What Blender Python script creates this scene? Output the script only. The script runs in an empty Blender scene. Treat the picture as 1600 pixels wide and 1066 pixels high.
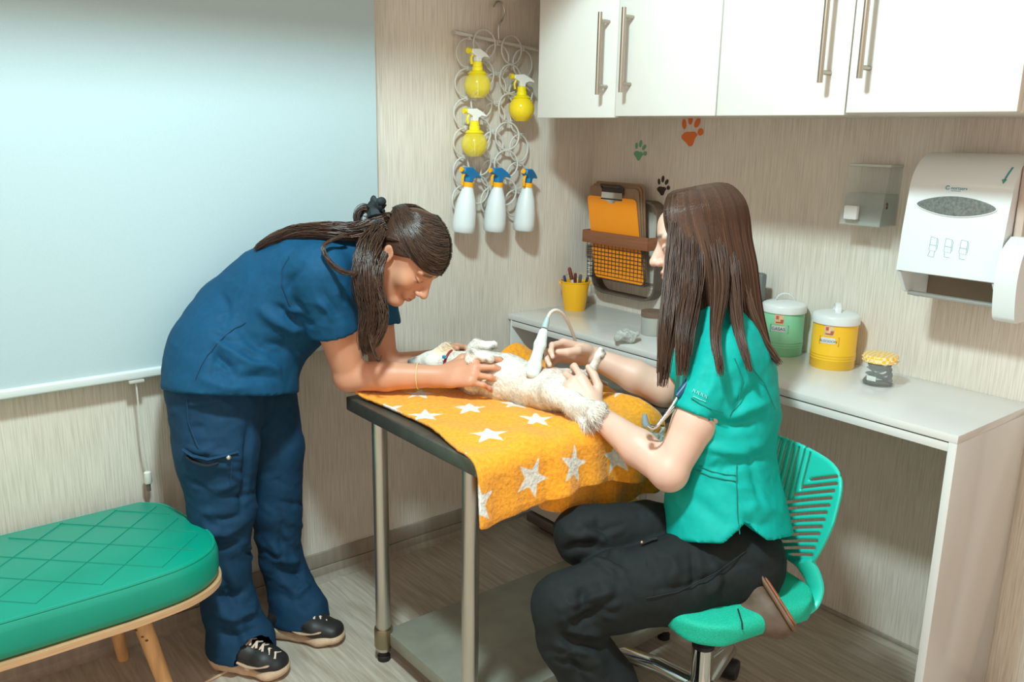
import bpy, bmesh, math, random
import numpy as np
from mathutils import Vector, Matrix, Euler

S = bpy.context.scene
COL = S.collection
PI = math.pi

# ------------------------------------------------------------------ camera
CAM = np.array([-2.1976, -2.2721, 1.3666])
YAW, PIT, ROL, FPX = 0.6805, 0.2369, 0.0175, 1350.23
FW = np.array([math.sin(YAW)*math.cos(PIT), math.cos(YAW)*math.cos(PIT), -math.sin(PIT)])
_r0 = np.array([math.cos(YAW), -math.sin(YAW), 0.0]); _u0 = np.cross(_r0, FW)
RT = _r0*math.cos(ROL) + _u0*math.sin(ROL)
UP = -_r0*math.sin(ROL) + _u0*math.cos(ROL)
cd = bpy.data.cameras.new('camera'); co = bpy.data.objects.new('camera', cd); COL.objects.link(co)
cd.sensor_fit = 'HORIZONTAL'; cd.sensor_width = 36.0; cd.lens = 36.0*FPX/1600.0
cd.clip_start = 0.02; cd.clip_end = 60
M = Matrix.Identity(4)
for i in range(3):
    M[i][0] = RT[i]; M[i][1] = UP[i]; M[i][2] = -FW[i]; M[i][3] = CAM[i]
co.matrix_world = M
S.camera = co

# ------------------------------------------------------------------ light
S.view_settings.view_transform = 'Standard'
S.view_settings.look = 'None'
S.view_settings.gamma = 1.0
S.view_settings.use_curve_mapping = False
S.view_settings.exposure = 0.2
W = bpy.data.worlds.new('room_ambient'); S.world = W; W.use_nodes = True
bg = W.node_tree.nodes['Background']
bg.inputs[0].default_value = (1.0, 0.82, 0.68, 1); bg.inputs[1].default_value = 0.96
LAMP = (-1.70, -1.27, 2.38)
ld = bpy.data.lights.new('ceiling_lamp_light', 'SPOT'); lo = bpy.data.objects.new('ceiling_lamp_light', ld)
COL.objects.link(lo); lo.location = LAMP
ld.energy = 156; ld.color = (0.71, 0.965, 1.0); ld.shadow_soft_size = 0.10
ld.spot_size = math.radians(158); ld.spot_blend = 0.25

# ------------------------------------------------------------------ helpers
def V(*a): return np.array(a, float)
def nrm(v):
    v = np.asarray(v, float); return v/np.linalg.norm(v)
def A(px, py, d):            # world point seen at (px,py) at depth d
    return CAM + d*(FW + RT*((px-800)/FPX) - UP*((py-533)/FPX))
def onz(px, py, z):
    d = FW + RT*((px-800)/FPX) - UP*((py-533)/FPX); return CAM + d*((z-CAM[2])/d[2])
def onx(px, py, x):
    d = FW + RT*((px-800)/FPX) - UP*((py-533)/FPX); return CAM + d*((x-CAM[0])/d[0])
def ony(px, py, y):
    d = FW + RT*((px-800)/FPX) - UP*((py-533)/FPX); return CAM + d*((y-CAM[1])/d[1])

def lin(c):
    c = c/255.0
    return c/12.92 if c <= 0.04045 else ((c+0.055)/1.055)**2.4
def rgb(r, g, b): return (lin(r), lin(g), lin(b), 1.0)

MATS = {}
def mat(name, col, rough=0.5, metal=0.0, noise=None, bump=None, spec=0.5, trans=0.0, alpha=1.0, sheen=0.0, coat=0.0, ior=None, emis=None, sss=0.0):
    """noise=(scale, amount, stretch) varies the colour; bump=(scale, strength, distance, stretch)"""
    if name in MATS: return MATS[name]
    m = bpy.data.materials.new(name); m.use_nodes = True
    nt = m.node_tree; b = nt.nodes['Principled BSDF']
    b.inputs['Base Color'].default_value = col
    b.inputs['Roughness'].default_value = rough; b.inputs['Metallic'].default_value = metal
    b.inputs['Specular IOR Level'].default_value = spec
    b.inputs['Transmission Weight'].default_value = trans
    b.inputs['Alpha'].default_value = alpha
    b.inputs['Sheen Weight'].default_value = sheen
    b.inputs['Coat Weight'].default_value = coat
    if ior: b.inputs['IOR'].default_value = ior
    if sss:
        b.inputs['Subsurface Weight'].default_value = sss
        b.inputs['Subsurface Radius'].default_value = (0.010, 0.004, 0.002)
        b.inputs['Subsurface Scale'].default_value = 0.6
    if emis:
        b.inputs['Emission Color'].default_value = emis[0]; b.inputs['Emission Strength'].default_value = emis[1]
    L = nt.links
    if noise or bump:
        tc = nt.nodes.new('ShaderNodeTexCoord')
    def tex(scale, stretch, detail=4):
        mp = nt.nodes.new('ShaderNodeMapping'); mp.inputs['Scale'].default_value = stretch
        L.new(tc.outputs['Object'], mp.inputs[0])
        n = nt.nodes.new('ShaderNodeTexNoise'); n.inputs['Scale'].default_value = scale; n.inputs['Detail'].default_value = detail
        L.new(mp.outputs[0], n.inputs[0]); return n
    if noise:
        n = tex(noise[0], noise[2] if len(noise) > 2 else (1, 1, 1))
        mr = nt.nodes.new('ShaderNodeMapRange'); mr.inputs[1].default_value = 0.3; mr.inputs[2].default_value = 0.7
        mr.inputs[3].default_value = 1-noise[1]; mr.inputs[4].default_value = 1+noise[1]*0.6
        L.new(n.outputs[0], mr.inputs[0])
        mx = nt.nodes.new('ShaderNodeVectorMath'); mx.operation = 'SCALE'
        mx.inputs[0].default_value = col[:3]; L.new(mr.outputs[0], mx.inputs['Scale'])
        L.new(mx.outputs[0], b.inputs['Base Color'])
    if bump:
        n = tex(bump[0], bump[3] if len(bump) > 3 else (1, 1, 1), 3)
        bp = nt.nodes.new('ShaderNodeBump'); bp.inputs['Strength'].default_value = bump[1]; bp.inputs['Distance'].default_value = bump[2]
        L.new(n.outputs[0], bp.inputs['Height']); L.new(bp.outputs[0], b.inputs['Normal'])
    MATS[name] = m
    return m

def tag(o, label=None, cat=None, group=None, kind=None):
    if label: o['label'] = label
    if cat: o['category'] = cat
    if group: o['group'] = group
    if kind: o['kind'] = kind
    return o
def empty(name, loc=(0, 0, 0), label=None, cat=None, group=None, rotz=0.0):
    o = bpy.data.objects.new(name, None); COL.objects.link(o)
    o.location = tuple(float(c) for c in loc); o.rotation_euler = (0, 0, rotz); o.empty_display_size = 0.05
    return tag(o, label, cat, group)
def put(o, parent):
    if parent is not None: o.parent = parent      # geometry given in the parent's frame
    return o
def link(name, me, m, parent=None, world=True):
    """world=True: vertices are world coordinates although the object is parented"""
    o = bpy.data.objects.new(name, me); COL.objects.link(o)
    ms = m if isinstance(m, (list, tuple)) else [m]
    for x in ms: me.materials.append(x)
    if parent is not None:
        o.parent = parent
        if world: o.matrix_parent_inverse = root_matrix(parent).inverted()
    return o
def root_matrix(o):
    mtx = Matrix.LocRotScale(o.location, o.rotation_euler, o.scale)
    if o.parent is not None: mtx = root_matrix(o.parent) @ o.matrix_parent_inverse @ mtx
    return mtx

class MB:
    """mesh builder: gathers shapes, builds ONE mesh object"""
    def __init__(s): s.v = []; s.f = []; s.m = []; s.sm = []
    def add(s, vs, fs, mi=0, smooth=False):
        o = len(s.v); s.v += [tuple(float(c) for c in v) for v in vs]
        for f in fs: s.f.append(tuple(i+o for i in f)); s.m.append(mi); s.sm.append(smooth)
        return s
    def box(s, lo, hi, mi=0, bev=0.0, R=None, c=None, seg=2):
        """axis box lo..hi, optionally bevelled and rotated by R (3x3 np) about c"""
        bm = bmesh.new(); bmesh.ops.create_cube(bm, size=1.0)
        lo = np.array(lo, float); hi = np.array(hi, float)
        for v in bm.verts:
            for k in range(3): v.co[k] = (lo[k]+hi[k])/2 + v.co[k]*(hi[k]-lo[k])
        if bev > 0:
            bmesh.ops.bevel(bm, geom=bm.edges[:], offset=bev, segments=seg, affect='EDGES', profile=0.5)
        bm.verts.ensure_lookup_table(); bm.verts.index_update()
        vs = np.array([tuple(v.co) for v in bm.verts])
        if R is not None:
            cc = np.array(c if c is not None else (0, 0, 0), float); vs = (vs-cc)@np.array(R).T + cc
        fs = [tuple(v.index for v in f.verts) for f in bm.faces]; bm.free()
        return s.add(vs, fs, mi, bev > 0)
    def tube(s, pts, r, n=8, mi=0, cap=True, closed=False, up=None, flat=1.0):
        pts = [np.array(p, float) for p in pts]; k = len(pts)
        rr = r if hasattr(r, '__len__') else [r]*k
        vs = []; prev = None
        for i, p in enumerate(pts):
            if closed: t = nrm(pts[(i+1) % k]-pts[i-1])
            else: t = nrm(pts[min(i+1, k-1)]-pts[max(i-1, 0)])
            if prev is None:
                a = np.array(up if up is not None else ((0, 0, 1) if abs(t[2]) < 0.9 else (1, 0, 0)), float)
            else: a = prev
            a = nrm(a-t*(a@t)); b = np.cross(t, a); prev = a
            for j in range(n):
                th = 2*PI*j/n; vs.append(p + rr[i]*(math.cos(th)*a*flat + math.sin(th)*b))
        fs = []
        kk = k if closed else k-1
        for i in range(kk):
            for j in range(n):
                a0 = i*n+j; a1 = i*n+(j+1) % n; b0 = ((i+1) % k)*n+j; b1 = ((i+1) % k)*n+(j+1) % n
                fs.append((a0, a1, b1, b0))
        if cap and not closed:
            fs.append(tuple(range(n-1, -1, -1))); fs.append(tuple((k-1)*n+j for j in range(n)))
        return s.add(vs, fs, mi, True)
    def lathe(s, prof, n=32, o=(0, 0, 0), mi=0, axis=None, a0=0.0, squash=1.0, smooth=True):
        """prof [(r,z)...] around z (or around 'axis' given as 3x3 columns x,y,z)"""
        vs = []; ax = np.eye(3) if axis is None else np.array(axis, float)
        for r, z in prof:
            for j in range(n):
                th = a0+2*PI*j/n
                vs.append(np.array(o) + ax@np.array([r*math.cos(th), squash*r*math.sin(th), z]))
        fs = []
        for i in range(len(prof)-1):
            for j in range(n):
                a = i*n+j; b = i*n+(j+1) % n; fs.append((a, b, b+n, a+n))
        if prof[0][0] > 1e-6: fs.append(tuple(range(n-1, -1, -1)))
        if prof[-1][0] > 1e-6: fs.append(tuple((len(prof)-1)*n+j for j in range(n)))
        return s.add(vs, fs, mi, smooth)
    def prism(s, outline, fn0, fn1, mi=0, smooth=False):
        """outline: 2D points; fn0/fn1 map (a,b) to 3D for the two ends"""
        n = len(outline)
        vs = [fn0(a, b) for a, b in outline] + [fn1(a, b) for a, b in outline]
        fs = [tuple(range(n-1, -1, -1)), tuple(range(n, 2*n))]
        for i in range(n): fs.append((i, (i+1) % n, n+(i+1) % n, n+i))
        return s.add(vs, fs, mi, smooth)
    def sphere(s, c, r, n=16, mi=0, R=None):
        rr = np.array(r if hasattr(r, '__len__') else (r, r, r), float)
        vs = []; m_ = n//2
        for i in range(m_+1):
            ph = PI*i/m_
            for j in range(n):
                th = 2*PI*j/n
                p = rr*np.array([math.sin(ph)*math.cos(th), math.sin(ph)*math.sin(th), math.cos(ph)])
                if R is not None: p = np.array(R)@p
                vs.append(np.array(c)+p)
        fs = [(i*n+j, (i+1)*n+j, (i+1)*n+(j+1) % n, i*n+(j+1) % n) for i in range(m_) for j in range(n)]
        return s.add(vs, fs, mi, True)
    def build(s, name, m, parent=None, world=True, merge=True, angle=None):
        me = bpy.data.meshes.new(name)
        me.from_pydata(s.v, [], s.f); 
        me.polygons.foreach_set('material_index', s.m); me.polygons.foreach_set('use_smooth', s.sm)
        if merge:
            bm = bmesh.new(); bm.from_mesh(me)
            bmesh.ops.remove_doubles(bm, verts=bm.verts[:], dist=1e-6)
            bmesh.ops.recalc_face_normals(bm, faces=bm.faces[:])
            bm.to_mesh(me); bm.free()
        me.update()
        if any(s.sm):
            try: me.set_sharp_from_angle(angle=math.radians(angle if angle else 40))
            except Exception: pass
        return link(name, me, m, parent, world)
def rrect(w, h, r, n=5):
    """rounded rectangle outline centred on 0"""
    pts = []
    for cx, cy, a in ((w/2-r, h/2-r, 0), (-w/2+r, h/2-r, PI/2), (-w/2+r, -h/2+r, PI), (w/2-r, -h/2+r, 1.5*PI)):
        for i in range(n+1):
            t = a+PI/2*i/n; pts.append((cx+r*math.cos(t), cy+r*math.sin(t)))
    return pts
def smooth_path(pts, n=8, closed=False):
    """Catmull-Rom through pts"""
    P_ = [np.array(p, float) for p in pts]; k = len(P_); out = []
    rng_ = range(k if closed else k-1)
    for i in rng_:
        if closed: p0, p1, p2, p3 = P_[i-1], P_[i], P_[(i+1) % k], P_[(i+2) % k]
        else: p0, p1, p2, p3 = P_[max(i-1, 0)], P_[i], P_[i+1], P_[min(i+2, k-1)]
        for j in range(n):
            t = j/n
            out.append(0.5*((2*p1)+(-p0+p2)*t+(2*p0-5*p1+4*p2-p3)*t*t+(-p0+3*p1-3*p2+p3)*t**3))
    if not closed: out.append(P_[-1])
    return out
def clone(root, loc=None, rotz=None, label=None):
    r = root.copy(); COL.objects.link(r)
    if loc is not None: r.location = tuple(float(c) for c in loc)
    if rotz is not None: r.rotation_euler = (0, 0, rotz)
    if label: r['label'] = label
    for ch in list(root.children):
        c = ch.copy(); COL.objects.link(c); c.parent = r
        for g in list(ch.children):
            d = g.copy(); COL.objects.link(d); d.parent = c
    return r

# ------------------------------------------------------------------ value noise
def vnoise(p, seed=0):
    p = np.asarray(p, np.float64); i = np.floor(p).astype(np.int64); f = p-i; f = f*f*(3-2*f)
    def h(x, y, z):
        n = (x*374761393 + y*668265263 + z*2147483647 + seed*1274126177) & 0xffffffff
        n = ((n ^ (n >> 13))*1274126177) & 0xffffffff
        return ((n ^ (n >> 16)) & 0xffff)/65535.0*2-1
    r = 0
    for a in (0, 1):
        for b in (0, 1):
            for c in (0, 1):
                w = (f[:, 0] if a else 1-f[:, 0])*(f[:, 1] if b else 1-f[:, 1])*(f[:, 2] if c else 1-f[:, 2])
                r = r + w*h(i[:, 0]+a, i[:, 1]+b, i[:, 2]+c)
    return r
def fbm(p, oct=3, seed=0):
    r = 0; a = 1.0
    for k in range(oct):
        r = r + a*vnoise(p, seed+k); p = p*2.03; a *= 0.5
    return r

# ------------------------------------------------------------------ implicit surfaces
class Field:
    def __init__(s, lo, hi, h):
        s.h = h; s.lo = np.array(lo, float); n = np.ceil((np.array(hi)-s.lo)/h).astype(int)+1
        s.ax = [(s.lo[i]+h*np.arange(n[i])).astype(np.float32) for i in range(3)]
        s.F = np.full(n, 0.08, np.float32)
    def _sl(s, lo, hi):
        sl = []
        for i in range(3):
            a = max(0, int((lo[i]-s.lo[i])/s.h)); b = min(len(s.ax[i]), int((hi[i]-s.lo[i])/s.h)+2)
            if b <= a: return None
            sl.append(slice(a, b))
        return tuple(sl)
    def _grid(s, sl):
        return s.ax[0][sl[0]][:, None, None], s.ax[1][sl[1]][None, :, None], s.ax[2][sl[2]][None, None, :]
    def _mix(s, sl, d, k, op):
        f = s.F[sl]
        if op == 'add':
            if k > 0:
                hh = np.clip(0.5+0.5*(f-d)/k, 0, 1); s.F[sl] = f*(1-hh)+d*hh-k*hh*(1-hh)
            else: s.F[sl] = np.minimum(f, d)
        else:
            g = -d
            if k > 0:
                hh = np.clip(0.5-0.5*(f-g)/k, 0, 1); s.F[sl] = f*(1-hh)+g*hh+k*hh*(1-hh)
            else: s.F[sl] = np.maximum(f, g)
    def bone(s, a, b, ra, rb=None, k=0.01, side=None, op='add', flat=False):
        a = np.array(a, float); b = np.array(b, float)
        rb = ra if rb is None else rb
        wa, da = ra if hasattr(ra, '__len__') else (ra, ra); wb, db = rb if hasattr(rb, '__len__') else (rb, rb)
        m = max(wa, da, wb, db)+k+2*s.h+0.012
        sl = s._sl(np.minimum(a, b)-m, np.maximum(a, b)+m)
        if sl is None: return s
        L = max(np.linalg.norm(b-a), 1e-6); ax = (b-a)/L
        sd = np.array(side if side is not None else ((0, 0, 1) if abs(ax[2]) < 0.9 else (1, 0, 0)), float)
        sd = nrm(sd-ax*(sd@ax)); n = np.cross(ax, sd)
        X, Y, Z = s._grid(sl)
        rx, ry, rz = X-np.float32(a[0]), Y-np.float32(a[1]), Z-np.float32(a[2])
        dot = lambda q: np.float32(q[0])*rx+np.float32(q[1])*ry+np.float32(q[2])*rz
        t = dot(ax); tc = np.clip(t/np.float32(L), 0, 1); e = t-tc*np.float32(L)
        u = dot(sd); v = dot(n)
        w = wa+(wb-wa)*tc; dd = da+(db-da)*tc; re = (w+dd)*0.5
        if flat: re = re*0.25
        k1 = np.sqrt((u/w)**2+(v/dd)**2+(e/re)**2)
        k2 = np.sqrt((u/(w*w))**2+(v/(dd*dd))**2+(e/(re*re))**2)
        d = k1*(k1-1)/np.maximum(k2, 1e-6)
        d = np.where(k1 < 0.05, -np.minimum(w, dd), d)
        s._mix(sl, d.astype(np.float32), k, op); return s
    def loft(s, secs, side=None, k=0.012, op='add'):
        """secs: [(pos,(w,d))...] ; consecutive bones"""
        for (p, r), (q, r2) in zip(secs[:-1], secs[1:]): s.bone(p, q, r, r2, k, side, op)
        return s
    def ell(s, c, r, R=None, k=0.01, op='add'):
        c = np.array(c, float); r = np.array(r if hasattr(r, '__len__') else (r, r, r), float)
        R = np.eye(3) if R is None else np.array(R, float)      # columns = axes
        m = r.max()+k+2*s.h+0.012
        sl = s._sl(c-m, c+m)
        if sl is None: return s
        X, Y, Z = s._grid(sl); q = (X-np.float32(c[0]), Y-np.float32(c[1]), Z-np.float32(c[2]))
        a1 = a2 = 0
        for i in range(3):
            p = np.float32(R[0, i])*q[0]+np.float32(R[1, i])*q[1]+np.float32(R[2, i])*q[2]
            a1 = a1+(p/r[i])**2; a2 = a2+(p/(r[i]*r[i]))**2
        k1 = np.sqrt(a1); k2 = np.sqrt(a2)
        d = np.where(k1 < 0.05, -r.min(), k1*(k1-1)/np.maximum(k2, 1e-6))
        s._mix(sl, d.astype(np.float32), k, op); return s
    def box(s, c, half, R=None, rnd=0.005, k=0.01, op='add'):
        c = np.array(c, float); half = np.array(half, float); R = np.eye(3) if R is None else np.array(R, float)
        m = np.linalg.norm(half)+rnd+k+2*s.h+0.01
        sl = s._sl(c-m, c+m)
        if sl is None: return s
        X, Y, Z = s._grid(sl); q = (X-np.float32(c[0]), Y-np.float32(c[1]), Z-np.float32(c[2]))
        out = 0; ins = None
        for i in range(3):
            p = np.abs(np.float32(R[0, i])*q[0]+np.float32(R[1, i])*q[1]+np.float32(R[2, i])*q[2])-(half[i]-rnd)
            out = out+np.maximum(p, 0)**2; ins = p if ins is None else np.maximum(ins, p)
        d = np.sqrt(out)+np.minimum(ins, 0)-rnd
        s._mix(sl, d.astype(np.float32), k, op); return s
    def cut(s, p, n, lo=None, hi=None, k=0.0):
        """remove the side the normal n points to"""
        n = nrm(n); p = np.array(p, float)
        sl = s._sl(lo, hi) if lo is not None else tuple(slice(0, len(a)) for a in s.ax)
        X, Y, Z = s._grid(sl)
        g = (np.float32(n[0])*(X-np.float32(p[0]))+np.float32(n[1])*(Y-np.float32(p[1]))+np.float32(n[2])*(Z-np.float32(p[2])))
        s.F[sl] = np.maximum(s.F[sl], g); return s
    def mesh(s):
        F = s.F; nx, ny, nz = F.shape
        ins = F < 0
        c = ins[:-1, :-1, :-1].astype(np.int8)
        tot = np.zeros((nx-1, ny-1, nz-1), np.int8)
        for a in (0, 1):
            for b in (0, 1):
                for d in (0, 1): tot += ins[a:nx-1+a, b:ny-1+b, d:nz-1+d]
        act = (tot > 0) & (tot < 8); idx = np.argwhere(act)
        ids = np.full(act.shape, -1, np.int32); ids[act] = np.arange(len(idx), dtype=np.int32)
        offs = np.array([(a, b, d) for a in (0, 1) for b in (0, 1) for d in (0, 1)])
        val = np.stack([F[idx[:, 0]+o[0], idx[:, 1]+o[1], idx[:, 2]+o[2]] for o in offs], 1).astype(np.float64)
        sm = np.zeros((len(idx), 3)); cnt = np.zeros(len(idx))
        for i in range(8):
            for j in range(i+1, 8):
                if np.abs(offs[i]-offs[j]).sum() != 1: continue
                a = val[:, i]; b = val[:, j]; m = (a < 0) != (b < 0)
                t = np.where(m, a/np.where(m, a-b, 1), 0)
                sm += np.where(m[:, None], offs[i]+t[:, None]*(offs[j]-offs[i]), 0); cnt += m
        vs = s.lo + s.h*(idx+sm/cnt[:, None])
        fs = []
        for ax in range(3):
            o1, o2 = [(1, 2), (2, 0), (0, 1)][ax]
            sl0 = [slice(1, n-1) for n in F.shape]; sl1 = [slice(1, n-1) for n in F.shape]
            sl0[ax] = slice(0, F.shape[ax]-1); sl1[ax] = slice(1, F.shape[ax])
            p = ins[tuple(sl0)]; q = ins[tuple(sl1)]
            e = np.argwhere(p != q); 
            if len(e) == 0: continue
            flip = p[e[:, 0], e[:, 1], e[:, 2]]
            base = e.copy(); base[:, o1] += 1; base[:, o2] += 1
            def g(d1, d2):
                b = base.copy(); b[:, o1] += d1; b[:, o2] += d2; return ids[b[:, 0], b[:, 1], b[:, 2]]
            quad = np.stack([g(-1, -1), g(0, -1), g(0, 0), g(-1, 0)], 1)
            quad[~flip] = quad[~flip][:, ::-1]
            fs.append(quad)
        fs = np.concatenate(fs); fs = fs[(fs >= 0).all(1)]
        return vs, fs
def vnormals(vs, fs):
    a, b, c, d = (vs[fs[:, i]] for i in range(4))
    fn = np.cross(c-a, d-b); n = np.zeros_like(vs)
    for i in range(4):
        for k in range(3): n[:, k] += np.bincount(fs[:, i], fn[:, k], len(vs))
    return n/np.maximum(np.linalg.norm(n, axis=1), 1e-12)[:, None]
def relax(vs, fs, it=2, lam=0.5):
    e = np.concatenate([fs[:, [0, 1]], fs[:, [1, 2]], fs[:, [2, 3]], fs[:, [3, 0]]])
    for _ in range(it):
        s = np.zeros_like(vs); 
        cnt = np.bincount(e[:, 0], minlength=len(vs))+np.bincount(e[:, 1], minlength=len(vs))
        for k in range(3):
            s[:, k] = np.bincount(e[:, 0], vs[e[:, 1], k], len(vs))+np.bincount(e[:, 1], vs[e[:, 0], k], len(vs))
        vs = vs+lam*(s/np.maximum(cnt, 1)[:, None]-vs)
    return vs
def mesh_from(name, vs, fs, m, parent=None, attrs=None, smooth=True):
    me = bpy.data.meshes.new(name)
    me.from_pydata(np.asarray(vs).tolist(), [], np.asarray(fs).tolist())
    me.polygons.foreach_set('use_smooth', [smooth]*len(me.polygons))
    for nme, arr in (attrs or {}).items():
        arr = np.asarray(arr, np.float32)
        if arr.ndim == 2:
            at = me.attributes.new(nme, 'FLOAT_COLOR', 'POINT')
            at.data.foreach_set('color', np.concatenate([arr, np.ones((len(arr), 1), np.float32)], 1).ravel())
        else:
            at = me.attributes.new(nme, 'FLOAT', 'POINT'); at.data.foreach_set('value', arr)
    me.update()
    return link(name, me, m, parent)
def folds(vs, ns, lines, seed=0):
    """raise (amp>0) or sink soft creases along 3D polylines: (pts, amp, width)"""
    out = np.zeros(len(vs))
    for pts, amp, wid in lines:
        pts = [np.array(p, float) for p in pts]; best = np.full(len(vs), 1e9); tt = np.zeros(len(vs)); L = 0
        seg = [np.linalg.norm(b-a) for a, b in zip(pts[:-1], pts[1:])]; tot = sum(seg)
        for a, b, l in zip(pts[:-1], pts[1:], seg):
            d = b-a; t = np.clip(((vs-a)@d)/max(l*l, 1e-9), 0, 1); q = np.linalg.norm(vs-(a+t[:, None]*d), axis=1)
            m = q < best; best[m] = q[m]; tt[m] = (L+t[m]*l)/tot; L += l
        out += amp*np.exp(-(best/wid)**2)*np.sin(PI*np.clip(tt, 0.02, 0.98))**0.6
    return vs+ns*out[:, None]
def attr_mat(name, attr, rough=0.5, sss=0.0, bump=None, sheen=0.0, spec=0.5, noise=None):
    """principled whose base colour is the mesh's own colour attribute (skin, coat and print colours)"""
    m = mat(name, (1, 1, 1, 1), rough, sss=sss, bump=bump, sheen=sheen, spec=spec)
    nt = m.node_tree; at = nt.nodes.new('ShaderNodeAttribute'); at.attribute_name = attr
    nt.links.new(at.outputs['Color'], nt.nodes['Principled BSDF'].inputs['Base Color'])
    return m
# ------------------------------------------------------------------ surface materials
def wall_material():
    m = bpy.data.materials.new('ribbed_wallpaper'); m.use_nodes = True; nt = m.node_tree; L = nt.links
    b = nt.nodes['Principled BSDF']; b.inputs['Roughness'].default_value = 0.62
    tc = nt.nodes.new('ShaderNodeTexCoord')
    def tx(scale, st, det=3):
        mp = nt.nodes.new('ShaderNodeMapping'); mp.inputs['Scale'].default_value = st; L.new(tc.outputs['Object'], mp.inputs[0])
        n = nt.nodes.new('ShaderNodeTexNoise'); n.inputs['Scale'].default_value = scale; n.inputs['Detail'].default_value = det
        L.new(mp.outputs[0], n.inputs[0]); return n
    rib = tx(300, (1, 1, 0.03), 2); blot = tx(2.2, (1, 1, 1)); stain = tx(30, (1, 1, 0.8), 2)
    r1 = nt.nodes.new('ShaderNodeValToRGB'); e = r1.color_ramp.elements
    e[0].position = 0.34; e[0].color = rgb(210, 200, 187); e[1].position = 0.60; e[1].color = rgb(230, 221, 209)
    L.new(rib.outputs[0], r1.inputs[0])
    r2 = nt.nodes.new('ShaderNodeValToRGB'); e = r2.color_ramp.elements
    e[0].position = 0.3; e[0].color = (0.90, 0.885, 0.86, 1); e[1].position = 0.6; e[1].color = (1, 1, 1, 1)
    L.new(blot.outputs[0], r2.inputs[0])
    mx = nt.nodes.new('ShaderNodeMix'); mx.data_type = 'RGBA'; mx.blend_type = 'MULTIPLY'; mx.inputs[0].default_value = 1
    L.new(r1.outputs[0], mx.inputs[6]); L.new(r2.outputs[0], mx.inputs[7])
    r3 = nt.nodes.new('ShaderNodeValToRGB'); e = r3.color_ramp.elements
    e[0].position = 0.10; e[0].color = (0.72, 0.66, 0.58, 1); e[1].position = 0.15; e[1].color = (1, 1, 1, 1)
    L.new(stain.outputs[0], r3.inputs[0])
    my = nt.nodes.new('ShaderNodeMix'); my.data_type = 'RGBA'; my.blend_type = 'MULTIPLY'; my.inputs[0].default_value = 0.7
    L.new(mx.outputs[2], my.inputs[6]); L.new(r3.outputs[0], my.inputs[7])
    L.new(my.outputs[2], b.inputs['Base Color'])
    bp = nt.nodes.new('ShaderNodeBump'); bp.inputs['Strength'].default_value = 0.55; bp.inputs['Distance'].default_value = 0.002
    L.new(rib.outputs[0], bp.inputs['Height']); L.new(bp.outputs[0], b.inputs['Normal'])
    return m
def floor_material():
    m = bpy.data.materials.new('vinyl_wood_floor'); m.use_nodes = True; nt = m.node_tree; L = nt.links
    b = nt.nodes['Principled BSDF']; b.inputs['Roughness'].default_value = 0.42
    tc = nt.nodes.new('ShaderNodeTexCoord')
    mp = nt.nodes.new('ShaderNodeMapping'); mp.inputs['Scale'].default_value = (26, 2.0, 1); mp.inputs['Rotation'].default_value = (0, 0, 0.12)
    L.new(tc.outputs['Object'], mp.inputs[0])
    n = nt.nodes.new('ShaderNodeTexNoise'); n.inputs['Scale'].default_value = 3.2; n.inputs['Detail'].default_value = 7; n.inputs['Distortion'].default_value = 0.5
    L.new(mp.outputs[0], n.inputs[0])
    r = nt.nodes.new('ShaderNodeValToRGB'); e = r.color_ramp.elements
    e[0].position = 0.30; e[0].color = rgb(168, 154, 138); e[1].position = 0.72; e[1].color = rgb(206, 196, 182)
    L.new(n.outputs[0], r.inputs[0])
    n2 = nt.nodes.new('ShaderNodeTexNoise'); n2.inputs['Scale'].default_value = 3.0
    L.new(tc.outputs['Object'], n2.inputs[0])
    r2 = nt.nodes.new('ShaderNodeValToRGB'); e = r2.color_ramp.elements
    e[0].position = 0.3; e[0].color = (0.86, 0.85, 0.83, 1); e[1].position = 0.65; e[1].color = (1, 1, 1, 1)
    L.new(n2.outputs[0], r2.inputs[0])
    mx = nt.nodes.new('ShaderNodeMix'); mx.data_type = 'RGBA'; mx.blend_type = 'MULTIPLY'; mx.inputs[0].default_value = 1
    L.new(r.outputs[0], mx.inputs[6]); L.new(r2.outputs[0], mx.inputs[7]); L.new(mx.outputs[2], b.inputs['Base Color'])
    bp = nt.nodes.new('ShaderNodeBump'); bp.inputs['Strength'].default_value = 0.12; bp.inputs['Distance'].default_value = 0.002
    L.new(n.outputs[0], bp.inputs['Height']); L.new(bp.outputs[0], b.inputs['Normal'])
    return m
WALLM = wall_material(); FLOORM = floor_material()
def struct(o): o['kind'] = 'structure'; return o
WHITE = mat('white_melamine', rgb(224, 222, 218), 0.16, noise=(3, 0.03))
WHITED = mat('white_cabinet_lacquer', rgb(226, 222, 214), 0.24, noise=(2, 0.03))
DARKGAP = mat('dark_gap', rgb(48, 44, 40), 0.7)
STEEL = mat('brushed_steel', rgb(206, 202, 192), 0.34, 1.0, noise=(40, 0.10, (1, 1, 0.1)))
CHROME = mat('chrome', rgb(215, 215, 212), 0.10, 1.0)
BRUSH = mat('nickel_handle', rgb(176, 164, 150), 0.33, 1.0)
BLACKP = mat('black_plastic', rgb(30, 30, 32), 0.45)
RUBBER = mat('black_rubber', rgb(24, 24, 24), 0.7)

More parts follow.
